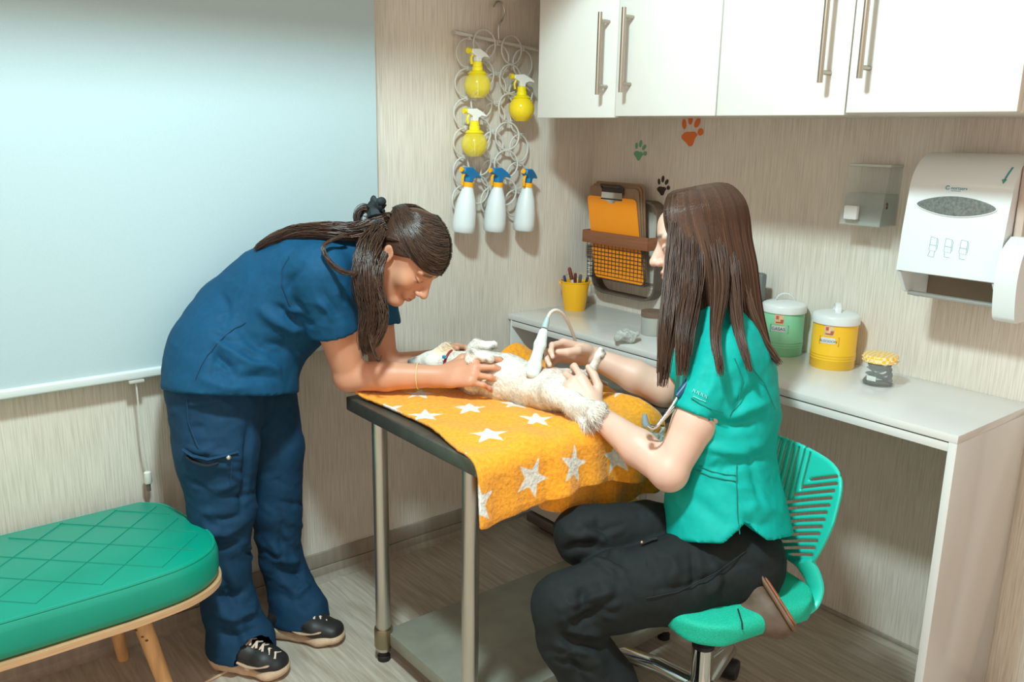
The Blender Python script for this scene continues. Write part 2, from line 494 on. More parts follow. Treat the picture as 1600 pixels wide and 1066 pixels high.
# ------------------------------------------------------------------ room shell
struct(MB().box((-3.4, -3.4, -0.1), (0.1, 0.1, 0)).build('floor', FLOORM))
struct(MB().box((-3.4, 0, 0), (0.1, 0.1, 2.45)).build('wall_left', WALLM))
struct(MB().box((0, -1.66, 0), (0.1, 0, 2.45)).build('wall_right', WALLM))
CEIL = mat('ceiling_paint', rgb(226, 224, 218), 0.9, noise=(5, 0.03))
struct(MB().box((-3.4, -3.4, 2.45), (0.1, 0.1, 2.5)).build('ceiling', CEIL))
BASEM = mat('baseboard_vinyl', rgb(160, 148, 134), 0.5, noise=(60, 0.16, (1, 1, 0.08)), bump=(80, 0.15, 0.002, (1, 1, 0.1)))
bb = MB().box((-3.4, -0.010, 0.045), (-0.02, -0.0005, 0.092), bev=0.002).box((-3.4, -0.013, 0.0), (-0.02, -0.0005, 0.0435), bev=0.002)
bb.prism([(0, 0), (-0.03, 0), (-0.018, 0.006), (-0.012, 0.018), (0, 0.018)], lambda a, b: (-3.4, a-0.0005, b), lambda a, b: (-0.02, a-0.0005, b))
struct(bb.build('baseboard_left', BASEM))
struct(MB().box((-0.008, -1.50, 0), (-0.0005, -0.02, 0.012), bev=0.002).build('baseboard_right', BASEM))
# door jamb past the end of the right wall and the dark doorway beyond
JAMB = mat('jamb_wood', rgb(150, 124, 104), 0.6, noise=(30, 0.25, (1, 1, 0.08)))
DOORM = mat('door_wood', rgb(78, 58, 48), 0.5, noise=(25, 0.3, (1, 1, 0.06)))
struct(MB().box((-0.022, -1.735, 0), (0.10, -1.662, 2.1), bev=0.004).box((-0.035, -1.69, 0), (-0.0225, -1.664, 2.1), bev=0.003).build('trim_1', JAMB))
dr = struct(MB().box((0.02, -2.6, 0.005), (0.06, -1.74, 2.08), bev=0.003).build('door_1', DOORM))
MB().tube([(0.02, -1.80, 1.0), (-0.02, -1.80, 1.0), (-0.025, -1.82, 1.0), (-0.025, -1.92, 1.0)], 0.009, 10).build('door_handle', BRUSH, dr)

struct(MB().box((-3.4, -0.72, 1.990), (-0.45, -0.62, 2.4495), bev=0.004).build('added_shade_beam', CEIL))  # unseen ceiling beam, added to cast the dark band across the blind top
# ceiling lamp above the room: the housing whose light is set at the top of the script
t = empty('ceiling_lamp', (LAMP[0], LAMP[1], 2.45), 'round white flush ceiling lamp above the room', 'lamp')
MB().lathe([(0.15, 2.4499), (0.155, 2.435), (0.15, 2.420), (0.135, 2.420), (0.13, 2.43), (0.0, 2.432)], 40, (LAMP[0], LAMP[1], 0)).build('housing', mat('lamp_housing', rgb(235, 235, 232), 0.4, metal=0), t)
MB().lathe([(0.0, 2.4315), (0.05, 2.431), (0.052, 2.425), (0.0, 2.422)], 24, (LAMP[0], LAMP[1], 0)).build('led_disc', mat('led', (1, 1, 1, 1), 0.5, emis=((0.85, 1, 1, 1), 6.0)), t)

# ------------------------------------------------------------------ roller blind
BLIND = mat('blind_fabric', rgb(180, 199, 203), 0.75, noise=(300, 0.03, (1, 1, 1)), bump=(500, 0.08, 0.001))
BAR = mat('blind_bar', rgb(214, 220, 218), 0.35)
t = empty('roller_blind', (-1.75, -0.04, 0.745), 'wide pale roller blind drawn down over the window on the left wall', 'blind')
bx0, bx1 = -3.3, -0.905
MB().box((bx0, -0.0425, 0.765), (bx1, -0.0412, 2.36)).build('fabric', BLIND, t)
MB().box((bx0, -0.052, 0.744), (bx1+0.002, -0.034, 0.768), bev=0.006, seg=3).build('bottom_bar', BAR, t)
MB().tube([(bx0, -0.035, 2.385), (bx1, -0.035, 2.385)], 0.03, 20).build('roller', BAR, t)
clip = MB().box((-1.635, -0.056, 0.735), (-1.597, -0.030, 0.7435), bev=0.003).build('clip', mat('clear_plastic_grey', rgb(190, 186, 176), 0.3), t)
CORDM = mat('cord_white', rgb(214, 210, 200), 0.7)
pc = MB().tube([(-1.616, -0.045, 0.737), (-1.614, -0.043, 0.60), (-1.606, -0.035, 0.49)], 0.0022, 6).build('pull_cord', CORDM, t)
MB().lathe([(0.003, 0.035), (0.009, 0.031), (0.0105, 0.004), (0.008, 0.0), (0.0, 0.0)], 16, (-1.605, -0.034, 0.455)).build('cord_weight', mat('cord_weight_white', rgb(228, 226, 218), 0.4), pc)
MB().lathe([(0.0055, 0.0), (0.0055, -0.02), (0.0, -0.021)], 12, (-1.605, -0.034, 0.455)).build('weight_tip', mat('weight_tip_grey', rgb(96, 92, 80), 0.4), pc)

# ------------------------------------------------------------------ wall cabinets
XF = -0.429; ZB = 1.415
def cabinet(y0, y1, lab, doors):
    t = empty('wall_cabinet', (-0.2, (y0+y1)/2, ZB), lab, 'cabinet', 'wall cabinets over the desk')
    MB().box((XF+0.021, y1, ZB+0.004), (-0.001, y0, 2.16), bev=0.0015).build('body', WHITED, t)
    for (a, b, dz, hy, hz) in doors:
        d = MB().box((XF, b+0.0015, ZB+dz), (XF+0.019, a-0.0015, 2.155), bev=0.0018).build('door', WHITED, t)
        hx = XF-0.036
        h = MB().tube([(hx, hy, hz), (hx, hy, hz+0.215)], 0.0062, 14)
        for zz in (hz+0.022, hz+0.193): h.tube([(hx, hy, zz), (XF, hy, zz)], 0.005, 12)
        h.build('handle', BRUSH, d)
cabinet(-0.190, -0.8685, 'white wall cabinet over the corner, nearest the hanging spray bottles',
        [(-0.190, -0.521, -0.004, -0.486, 1.472), (-0.521, -0.8685, 0.0, -0.575, 1.476)])
cabinet(-0.8695, -1.566, 'white wall cabinet above the paper towel dispenser, right of the pair',
        [(-0.8695, -1.216, 0.0, -1.171, 1.482), (-1.216, -1.566, 0.005, -1.262, 1.488)])

# ------------------------------------------------------------------ desk
DX = -0.378; DY = -1.5245; DH = 0.76
t = empty('desk', (DX/2, DY/2, 0), 'long white glossy desk running along the right wall', 'desk')
MB().box((DX, DY, DH-0.018), (-0.001, -0.001, DH), bev=0.0012).build('desk_top', WHITE, t)
MB().box((DX+0.002, DY+0.019, DH-0.0405), (-0.001, -0.019, DH-0.0215), bev=0.001).build('lower_board', WHITE, t)
MB().box((DX+0.006, DY+0.019, DH-0.0214), (-0.002, -0.019, DH-0.0181)).build('shadow_gap', DARKGAP, t)
MB().box((DX, DY, 0.0), (-0.009, DY+0.0185, DH-0.0181), bev=0.001).build('side_panel', WHITE, t)
MB().box((DX, -0.0185, 0.0), (-0.009, -0.014, DH-0.0181), bev=0.0008).build('side_panel', WHITE, t)

# ------------------------------------------------------------------ bench
TEALV = mat('teal_vinyl', rgb(0, 150, 124), 0.36, noise=(6, 0.08), bump=(260, 0.10, 0.001))
PLY = mat('plywood_edge', rgb(206, 164, 122), 0.55, noise=(50, 0.15, (0.2, 0.2, 6)))
PINE = mat('pine_leg', rgb(214, 166, 112), 0.5, noise=(22, 0.25, (3, 3, 0.25)))
KNOT = mat('pine_knot', rgb(120, 76, 46), 0.6)
t = empty('bench', (-2.2, -0.30, 0), 'green padded bench with quilted top and wooden legs', 'bench')
def bench_outline(inset, n=14):
    # right end bulges outwards; runs out of frame on the left
    pts = []
    x1, yb, yf = -1.605, -0.05, -0.47
    pts.append((-3.3, yf+inset)); pts.append((-2.35, yf-0.005+inset)); pts.append((-1.95, yf-0.012+inset))
    cp = smooth_path([(-1.78, yf-0.012, 0), (-1.66, yf+0.002, 0), (-1.585, yf+0.040, 0), (-1.550, yf+0.10, 0), (-1.548, yf+0.19, 0), (-1.572, -0.135, 0), (-1.592, -0.085, 0), (-1.63, yb, 0)], 6)
    for p in cp:
        c = np.array([-1.9, -0.26]); q = np.array(p[:2]); dd = nrm(q-c); pts.append(tuple(q-dd*inset))
    pts.append((-2.1, yb-inset)); pts.append((-3.3, yb-inset))
    return pts
o0 = bench_outline(0.0); k = len(o0)
mb = MB().prism(bench_outline(-0.004), lambda a, b: (a, b, 0.318), lambda a, b: (a, b, 0.332))
mb.build('plywood_base', PLY, t)
# cushion: stacked outlines with a rounded top, slightly domed and quilted
lev = [(0.012, 0.333), (0.004, 0.340), (0.0, 0.355), (0.0, 0.395), (0.004, 0.410), (0.011, 0.417), (0.02, 0.420)]
cu = MB(); vs = []
for ins, z in lev:
    for (a, b) in bench_outline(ins): vs.append((a, b, z))
fs = [(i*k+j, i*k+(j+1) % k, (i+1)*k+(j+1) % k, (i+1)*k+j) for i in range(len(lev)-1) for j in range(k)]
cu.add(vs, fs, 0, True)
cu.add([(a, b, 0.333) for a, b in bench_outline(0.012)], [tuple(range(k-1, -1, -1))])
cu.add([(a, b, 0.420) for a, b in bench_outline(0.02)], [tuple(range(k))])
cush = cu.build('cushion', TEALV, t, angle=60)
pip = MB().tube([(a, b, 0.4145) for a, b in bench_outline(0.0085)], 0.0035, 8, closed=True).build('piping', TEALV, cush)
SEAM = mat('teal_stitch', rgb(0, 126, 104), 0.6)
st = MB(); y0b, y1b = -0.445, -0.075
poly = np.array(bench_outline(0.03))
def inside(x, y):
    c = False; j = len(poly)-1
    for i in range(len(poly)):
        if (poly[i][1] > y) != (poly[j][1] > y) and x < (poly[j][0]-poly[i][0])*(y-poly[i][1])/(poly[j][1]-poly[i][1])+poly[i][0]: c = not c
        j = i
    return c
for s_ in (1, -1):
    for q in np.arange(-4.2, 0.4, 0.125):
        line = [(q+s_*u*0.9, y0b+u*0.37/0.42*1.0) for u in np.linspace(0, 0.42, 30)]
        line = [p for p in line if inside(*p) and p[0] > -2.6]
        if len(line) > 2: st.tube([(p[0], p[1], 0.4203) for p in line], 0.0013, 4)
st.build('quilting_stitch', SEAM, cush)
def leg_at(top, bot):
    o = MB().tube([top, tuple(np.array(top)*0.4+np.array(bot)*0.6), bot], [0.021, 0.018, 0.0145], 16).build('leg', PINE, t)
    return o
lf = leg_at((-1.742, -0.335, 0.318), (-1.680, -0.395, 0.0))
for u in (0.25, 0.3, 0.33): 
    p = np.array((-1.742, -0.335, 0.318))*(1-u)+np.array((-1.680, -0.395, 0))*u
    MB().sphere(p-FW*0.0178*V(1, 1, 0)/0.97+RT*(u-0.3)*0.2, (0.004, 0.004, 0.003), 8).build('knot', KNOT, lf)
leg_at((-1.755, -0.115, 0.318), (-1.715, -0.072, 0.0))
leg_at((-3.05, -0.335, 0.318), (-3.10, -0.395, 0.0)); leg_at((-3.05, -0.115, 0.318), (-3.10, -0.072, 0.0))

# thin cable on the floor beside the shoe
cp = [onz(250, 1100, 0.004), onz(330, 1062, 0.004), onz(362, 1046, 0.004), onz(395, 1034, 0.004), onz(420, 1010, 0.004)]
tag(MB().tube(smooth_path(cp, 6), 0.0035, 8).build('floor_cable', mat('beige_cable', rgb(206, 176, 146), 0.5)), 'thin beige cable on the floor under the shoe near the bench', 'cable')
# ------------------------------------------------------------------ things on the walls
def paw(name, c, s, tilt, m, lab):
    """flat decal on the right wall, c=(y,z) centre, image-right is -y"""
    mb = MB()
    def blob(pts):
        out = [(math.cos(tilt)*a-math.sin(tilt)*b, math.sin(tilt)*a+math.cos(tilt)*b) for a, b in pts]
        mb.prism(out, lambda a, b: (-0.0004, c[0]-a*s, c[1]+b*s), lambda a, b: (-0.0016, c[0]-a*s, c[1]+b*s))
    pad = smooth_path([(0.0, -0.62, 0), (0.2, -0.52, 0), (0.3, -0.12, 0), (0.42, 0.14, 0), (0.25, 0.30, 0), (0.0, 0.27, 0), (-0.3, 0.24, 0), (-0.52, 0.0, 0), (-0.46, -0.22, 0), (-0.22, -0.40, 0)], 4, True)
    blob([(p[0]-0.02, p[1]*0.75-0.12) for p in pad])
    for (x, y, w, h, r) in ((-0.46, 0.42, 0.13, 0.24, 0.25), (-0.10, 0.68, 0.14, 0.27, 0.05), (0.33, 0.52, 0.15, 0.24, -0.45), (0.58, 0.12, 0.17, 0.17, -0.8)):
        e = []
        for i in range(14):
            t = 2*PI*i/14; a = w*math.cos(t); b = h*math.sin(t); e.append((x+a*math.cos(r)-b*math.sin(r), y+a*math.sin(r)+b*math.cos(r)))
        blob(e)
    tag(mb.build(name, m), lab, 'wall decal', 'paw print wall decals')
paw('paw_print_decal', (-0.222, 1.307), 0.044, -0.25, mat('decal_green', rgb(110, 168, 128), 0.6), 'small green paw print decal on the wall')
paw('paw_print_decal', (-0.437, 1.372), 0.066, -0.05, mat('decal_orange', rgb(226, 112, 44), 0.6), 'large orange paw print decal under the cabinet')
paw('paw_print_decal', (-0.333, 1.197), 0.042, -0.12, mat('decal_black', rgb(54, 40, 36), 0.6), 'small black paw print decal above the clipboard holder')

# ---- clipboard holder
FR = mat('grey_brown_bentwood', rgb(104, 88, 76), 0.55, noise=(40, 0.2, (0.2, 4, 1)))
STRAP = mat('walnut_strap', rgb(140, 86, 56), 0.5, noise=(30, 0.22, (1, 0.2, 5)))
WIRE = mat('black_wire', rgb(52, 46, 40), 0.5)
yc, zc, hw, hh = -0.212, 0.985, 0.150, 0.168
t = empty('clipboard_holder', (-0.001, yc, 0.82), 'wall mounted bentwood clipboard holder with wooden strap and wire grid', 'wall organizer')
outl = rrect(2*hw, 2*hh, 0.055, 8); inn = rrect(2*hw-0.014, 2*hh-0.014, 0.049, 8); n_ = len(outl)
vs = []
for (o_, x) in ((outl, -0.001), (outl, -0.046), (inn, -0.046), (inn, -0.001)):
    vs += [(x, yc-a, zc+b) for a, b in o_]
fs = [(i*n_+j, i*n_+(j+1) % n_, ((i+1) % 4)*n_+(j+1) % n_, ((i+1) % 4)*n_+j) for i in range(4) for j in range(n_)]
MB().add(vs, fs, 0, True).build('frame', FR, t)
def Tm(c, a, b, n): return lambda u, v, w=0: np.array(c)+np.array(a)*u+np.array(b)*v+np.array(n)*w
MB().box((-0.096, yc-hw-0.004, 0.997), (-0.088, yc+hw+0.004, 1.040), bev=0.002).box((-0.0885, yc+hw+0.0005, 0.997), (-0.002, yc+hw+0.005, 1.040), bev=0.0015).box((-0.0885, yc-hw-0.005, 0.997), (-0.002, yc-hw-0.0005, 1.040), bev=0.0015).build('strap', STRAP, t)
g = MB()
for i in range(17):
    y = yc+hw-0.012-i*(2*hw-0.024)/16; g.tube([(-0.085, y, 1.0), (-0.080, y, 0.876)], 0.0011, 5)
for i in range(10):
    z = 0.876+i*0.0135; g.tube([(-0.0825, yc+hw-0.012, z), (-0.0825, yc-hw+0.012, z)], 0.0011, 5)
for i in range(6):
    x = -0.080+i*0.013; g.tube([(x, yc+hw-0.012, 0.876), (x, yc-hw+0.012, 0.876)], 0.0011, 5)
for i in range(8):
    z = 0.876+i*0.017; g.tube([(-0.082, yc+hw-0.012, z), (-0.008, yc+hw-0.012, z)], 0.0011, 5)
g.build('wire_grid', WIRE, t)
MB().lathe([(0.0, 0.0), (0.02, 0.002), (0.022, 0.008), (0.0, 0.012)], 20, (-0.0005, yc-hw+0.03, 1.115), axis=np.array([[0, 0, -1], [0, 1, 0], [1, 0, 0]]).T.tolist()).build('hook_plate', BLACKP, t)
BRD = mat('brown_hardboard', rgb(150, 118, 92), 0.55, noise=(120, 0.12))
ORG = mat('orange_board', rgb(246, 146, 22), 0.45, noise=(4, 0.04))
PAPER = mat('paper_sheet', rgb(216, 216, 210), 0.8)
def clipboard(x_bot, x_top, ytop, ybot, zb, zt, m, lab, clipit, w=0.23):
    """board leaning away from the wall at the bottom, sheared to hang slightly askew"""
    o = empty('clipboard', (x_bot, ybot, zb), lab, 'clipboard', 'clipboards in the wall holder')
    pts = rrect(w, zt-zb, 0.014, 4); H = zt-zb
    def f(dx):
        def g_(a, b):
            u = (b+H/2)/H; return (x_bot+(x_top-x_bot)*u+dx, (ybot+(ytop-ybot)*u)-a, zb+b+H/2)
        return g_
    MB().prism(pts, f(0), f(-0.0035)).build('board', m, o)
    if clipit:
        u = 0.955; yy = ybot+(ytop-ybot)*u; xx = x_bot+(x_top-x_bot)*u-0.0036; zz = zb+H*u
        c = MB().box((xx-0.006, yy-0.052, zz-0.010), (xx-0.0002, yy+0.052, zz+0.012), bev=0.002)
        c.tube([(xx-0.006, yy-0.05, zz+0.010), (xx-0.016, yy-0.046, zz+0.020), (xx-0.016, yy+0.046, zz+0.020), (xx-0.006, yy+0.05, zz+0.010)], 0.0035, 8)
        cl = c.build('clip', WIRE, o)
        MB().prism([(-0.048, 0), (0.048, 0), (0.05, -0.026), (0.02, -0.028), (0.012, -0.037), (-0.012, -0.037), (-0.02, -0.028), (-0.05, -0.026)], lambda a, b: (xx-0.0082, yy-a, zz+b-0.004), lambda a, b: (xx-0.0062, yy-a, zz+b-0.004)).build('clip_jaw', CHROME, cl)
        MB().box((xx-0.0095, yy-0.05, zz-0.029), (xx-0.0083, yy+0.05, zz-0.024), bev=0.0004).build('jaw_edge', WIRE, cl)
    return o
clipboard(-0.052, -0.050, -0.185, -0.218, 0.885, 1.208, BRD, 'brown clipboard hindmost in the wall holder', False)
clipboard(-0.060, -0.057, -0.178, -0.220, 0.885, 1.200, BRD, 'brown clipboard second from the back in the wall holder', False)
clipboard(-0.068, -0.064, -0.172, -0.222, 0.885, 1.192, BRD, 'brown clipboard with a black clip just behind the orange one', True)
clipboard(-0.078, -0.072, -0.170, -0.230, 0.880, 1.158, ORG, 'orange clipboard at the front of the wall holder', False)

# ---- soap dispenser on the wall
CLEAR = mat('clear_acrylic', rgb(232, 236, 230), 0.08, alpha=0.15)
SOAP = mat('soap_gel', rgb(206, 220, 212), 0.15, alpha=0.28)
t = empty('soap_dispenser', (-0.001, -1.085, 1.14), 'clear wall soap dispenser with white push button', 'soap dispenser')
def wedge(x0, x1t, x1b, y0, y1, z0, z1): return [(x0, y0, z0), (x0, y1, z0), (x1b, y1, z0), (x1b, y0, z0), (x0, y0, z1), (x0, y1, z1), (x1t, y1, z1), (x1t, y0, z1)]
BF = [(0, 1, 2, 3), (7, 6, 5, 4), (0, 4, 5, 1), (1, 5, 6, 2), (2, 6, 7, 3), (3, 7, 4, 0)]
sy0, sy1 = -1.140, -1.028
sh = MB()
for (a, b, c2, d, e, f_) in ((-0.001, -0.003, -0.003, sy0, sy1, 0), ): pass
sh.box((-0.003, sy0, 1.148), (-0.0008, sy1, 1.300))
sh.add(wedge(-0.003, -0.060, -0.085, sy0, sy0+0.002, 1.148, 1.296), BF)
sh.add(wedge(-0.003, -0.060, -0.085, sy1-0.002, sy1, 1.148, 1.296), BF)
sh.add([(-0.060, sy0, 1.296), (-0.060, sy1, 1.296), (-0.085, sy1, 1.148), (-0.085, sy0, 1.148), (-0.062, sy0, 1.296), (-0.062, sy1, 1.296), (-0.087, sy1, 1.148), (-0.087, sy0, 1.148)], BF)
sh.box((-0.085, sy0, 1.146), (-0.003, sy1, 1.1479))
sh.build('tank', CLEAR, t)
MB().box((-0.064, sy0-0.002, 1.2962), (-0.0008, sy1+0.002, 1.303), bev=0.002).build('lid', mat('clear_lid', rgb(222, 226, 216), 0.2, alpha=0.75), t)
MB().add(wedge(-0.0035, -0.071, -0.083, sy0+0.0025, sy1-0.0025, 1.1485, 1.228), BF).build('soap', SOAP, t)
MB().box((-0.102, sy1-0.055, 1.162), (-0.088, sy1-0.018, 1.198), bev=0.003).build('push_button', mat('button_white', rgb(238, 238, 236), 0.3), t)
MB().sphere((-0.06, sy0-0.0005, 1.205), (0.005, 0.001, 0.004), 8).sphere((-0.06, sy0-0.0005, 1.196), (0.005, 0.001, 0.004), 8).build('rust_spot', mat('rust', rgb(120, 70, 44), 0.7), t)

# ---- paper towel dispenser
DW = mat('dispenser_white', rgb(228, 232, 232), 0.22)
DD = mat('dispenser_grey', rgb(150, 146, 140), 0.4)
SMOKE = mat('smoked_window', rgb(112, 116, 112), 0.25, noise=(160, 0.35))
TEALP = mat('teal_print', rgb(70, 150, 158), 0.5)
t = empty('paper_towel_dispenser', (-0.001, -1.42, 1.0), 'white wall paper towel dispenser with oval smoked window and side lever', 'towel dispenser')
py0, py1 = -1.258, -1.485
prof = [(-0.001, 1.338), (-0.075, 1.338)]
for i in range(9):
    a = PI/2*i/8; prof.append((-0.095-0.095*math.sin(a), 1.246+0.092*math.cos(a)))
prof += [(-0.2, 1.16), (-0.205, 1.065), (-0.195, 1.062), (-0.001, 1.062)]
prof = [(a, b) for a, b in prof]
n_ = len(prof)
front = prof[1:]
mb = MB(); mb.prism(prof, lambda a, b: (a, py0, b), lambda a, b: (a, py1, b), smooth=True); body = mb.build('cover', DW, t, angle=35)
# lower chute: side cheeks and lip
MB().prism([(-0.203, 1.0618), (-0.001, 1.0618), (-0.001, 0.99), (-0.10, 0.99), (-0.165, 1.012)], lambda a, b: (a, py0-0.0005, b), lambda a, b: (a, py0-0.010, b)).build('cheek', DW, t)
MB().prism([(-0.203, 1.0618), (-0.001, 1.0618), (-0.001, 0.99), (-0.10, 0.99), (-0.165, 1.012)], lambda a, b: (a, py1+0.010, b), lambda a, b: (a, py1+0.0005, b)).build('cheek', DW, t)
MB().box((-0.160, py1+0.011, 1.002), (-0.135, py0-0.011, 1.010), bev=0.002).build('tear_lip', DD, t)
MB().box((-0.06, py1+0.011, 0.995), (-0.002, py0-0.011, 1.0610)).build('inner_wall', mat('dispenser_inner', rgb(120, 104, 86), 0.6), t)
def onf(u, z, off):    # point on the curved front, u across from the left edge, at height z
    pts = front
    for (a0, b0), (a1, b1) in zip(pts[:-1], pts[1:]):
        if min(b0, b1) <= z <= max(b0, b1) and abs(b1-b0) > 1e-6:
            x = a0+(a1-a0)*(z-b0)/(b1-b0); break
    return (x-off, py0-u, z)
wv = []; N_ = 40
for ring, off in ((1.0, 0.0004), (1.0, 0.0022), (0.93, 0.0026)):
    for i in range(N_):
        a = 2*PI*i/N_; ca, sa = math.cos(a), math.sin(a)
        wv.append(onf(0.1125+ring*0.088*ca, 1.222+ring*0.0225*sa*(1-0.25*ca*ca), off))
fs = [(r_*N_+i, r_*N_+(i+1) % N_, (r_+1)*N_+(i+1) % N_, (r_+1)*N_+i) for r_ in (0, 1) for i in range(N_)]
win = MB().add(wv, fs, 0, True).add(wv[2*N_:], [tuple(range(N_))]).build('window', SMOKE, t)
rim = [onf(0.1125+1.01*0.088*math.cos(2*PI*i/N_), 1.222+1.01*0.0225*math.sin(2*PI*i/N_)*(1-0.25*math.cos(2*PI*i/N_)**2), 0.0015) for i in range(N_)]
MB().tube(rim, 0.0014, 6, closed=True).build('window_rim', DW, win)
# print on the front: arrow, ring mark with word, three little sketches
ar = [onf(0.214, 1.308, 0.0006), onf(0.2165, 1.308, 0.0006)]
def printed(name, strokes, r=0.0007):
    b = MB()
    for st_ in strokes: b.tube([onf(u, z, 0.0006) for u, z in st_], r, 4)
    return b.build(name, TEALP, body)
b = MB()
def pf(poly_): 
    b.add([onf(u, z, 0.0008) for u, z in poly_], [tuple(range(len(poly_)))])
for q in range(6):
    za, zb_ = 1.312-0.0045*q, 1.312-0.0045*(q+1); ua, ub = 0.2065-0.0009*q, 0.2065-0.0009*(q+1); pf([(ua, za), (ua+0.0042, za), (ub+0.0042, zb_), (ub, zb_)])
for q in range(3):
    za, zb_ = 1.286-0.0033*q, 1.286-0.0033*(q+1); wa, wb = 0.0055*(1-q/3), 0.0055*(1-(q+1)/3); pf([(0.2030-wa, za), (0.2030+wa, za), (0.2025+wb+0.0001, zb_), (0.2025-wb, zb_)])
b.build('arrow_print', TEALP, body)
printed('ring_mark', [[(0.088+0.004*math.cos(a), 1.262+0.004*math.sin(a)) for a in np.linspace(0.6, 5.9, 14)]], 0.001)
txt = bpy.data.curves.new('wordmark', 'FONT'); txt.body = 'nortserv'; txt.size = 0.0105; txt.extrude = 0.0003
to = bpy.data.objects.new('wordmark_text', txt); COL.objects.link(to)
dg = bpy.context.evaluated_depsgraph_get(); me = bpy.data.meshes.new_from_object(to.evaluated_get(dg)); bpy.data.objects.remove(to)
for v in me.vertices:
    p = onf(0.0955+v.co.x, 1.2585+v.co.y, 0.0006); v.co = (p[0]-v.co.z, p[1], p[2])
link('wordmark', me, TEALP, body)
b = printed('underline_print', [[(0.0965, 1.2555), (0.118, 1.2555)]], 0.0005)
for q, (cu_) in enumerate((0.078, 0.112, 0.146)):
    bx = [[(cu_-0.007, 1.150), (cu_+0.007, 1.148), (cu_+0.008, 1.118), (cu_-0.008, 1.120), (cu_-0.007, 1.150)], [(cu_-0.008, 1.132), (cu_+0.008, 1.131)], [(cu_+0.007, 1.148), (cu_+0.010, 1.144), (cu_+0.010, 1.122)]]
    if q == 0: bx.append([(cu_-0.005, 1.118), (cu_-0.009, 1.106), (cu_+0.005, 1.104), (cu_+0.006, 1.118)])
    else: bx.append([(cu_-0.006, 1.118), (cu_-0.005, 1.108), (cu_+0.007, 1.107)])
    printed('pictogram', bx, 0.00032)
# side recess, ribbed wheel and lever
MB().box((-0.165, py1-0.022, 1.10), (-0.001, py1-0.0005, 1.325), bev=0.008).build('side_housing', mat('dispenser_side', rgb(196, 178, 166), 0.4), t)
whl = MB().lathe([(0.0, 0.0), (0.062, 0.0), (0.064, 0.003), (0.064, 0.019), (0.06, 0.022), (0.0, 0.022)], 48, (-0.105, py1-0.0225, 1.235), axis=np.array([[1, 0, 0], [0, 0, 1], [0, -1, 0]]).T.tolist()).build('feed_wheel', mat('wheel_grey', rgb(128, 120, 104), 0.45), t)
lv = smooth_path([(-0.175, 0, 1.165), (-0.215, 0, 1.135), (-0.228, 0, 1.075), (-0.215, 0, 1.0), (-0.198, 0, 0.982)], 5)
mb = MB(); 
for yy0, yy1 in ((py1-0.004, py1-0.05),):
    ou = [(p[0], p[2]) for p in lv]; inn_ = [(p[0]+0.05, p[2]) for p in lv[::-1]]
    mb.prism(ou+inn_, lambda a, b: (a, yy0, b), lambda a, b: (a, yy1, b), smooth=True)
mb.build('lever', DW, t, angle=35)

# ------------------------------------------------------------------ scarf hanger with spray bottles
HG = mat('hanger_grey_plastic', rgb(206, 202, 194), 0.45)
a_ = V(-0.618, -0.022, 1.657); b_ = V(-0.289, -0.022, 1.629)
t = empty('ring_hanger', (-0.455, -0.02, 1.74), 'grey ring hanger hooked on the wall holding spray bottles', 'hanger')
MB().tube([a_, b_], 0.0065, 12).build('rail', HG, t)
hk = [(-0.452, -0.022, 1.645), (-0.452, -0.022, 1.69), (-0.438, -0.022, 1.71), (-0.430, -0.022, 1.735), (-0.442, -0.022, 1.757), (-0.462, -0.022, 1.758), (-0.475, -0.022, 1.742)]
MB().tube(smooth_path(hk, 5), 0.0032, 8).build('hook', STEEL, t)
rng = random.Random(3)
# one ring mesh shared by all rings
R0 = 0.043
MBr = MB().tube([(R0*1.02*math.cos(2*PI*i/36), 0, R0*math.sin(2*PI*i/36)) for i in range(36)], 0.0030, 8, closed=True, up=(0, 1, 0))
ring0 = None
def ring(x, z, y, tilt):
    global ring0
    if ring0 is None: ring0 = MBr.build('ring', HG, t, world=False); o = ring0
    else: o = ring0.copy(); COL.objects.link(o); o.parent = t
    o.matrix_parent_inverse = Matrix.Identity(4)
    o.location = (x+0.455, y+0.02, z-1.74); o.rotation_euler = (tilt, rng.uniform(-.1, .1), rng.uniform(-.15, .15))
RINGS = []
for c in range(5):
    x0 = -0.567+0.0535*c; u = (x0-a_[0])/(b_[0]-a_[0]); zr = a_[2]+(b_[2]-a_[2])*u-0.008
    z = zr-R0-0.002 if c % 2 == 0 else zr-R0*0.25
    for k_ in range(6 if c % 2 == 0 else 6):
        zz = z-0.0885*k_; xx = x0-0.004*k_+rng.uniform(-.002, .002)
        ring(xx, zz, -0.024 if c % 2 == 0 else -0.031, 0.0); RINGS.append((xx, zz))
clip0 = None
for c in (0, 2, 4):
    x0 = -0.567+0.0535*c; u = (x0-a_[0])/(b_[0]-a_[0]); zr = a_[2]+(b_[2]-a_[2])*u-0.008
    for k_ in range(6):
        if clip0 is None:
            clip0 = MB().box((-0.0035, -0.005, -0.007), (0.0035, 0.005, 0.006), bev=0.001).build('ring_clip', HG, t, world=False); o = clip0
        else: o = clip0.copy(); COL.objects.link(o); o.parent = t
        o.matrix_parent_inverse = Matrix.Identity(4); o.location = (x0-0.004*k_+0.455, -0.004, zr-0.0885*k_-1.74)

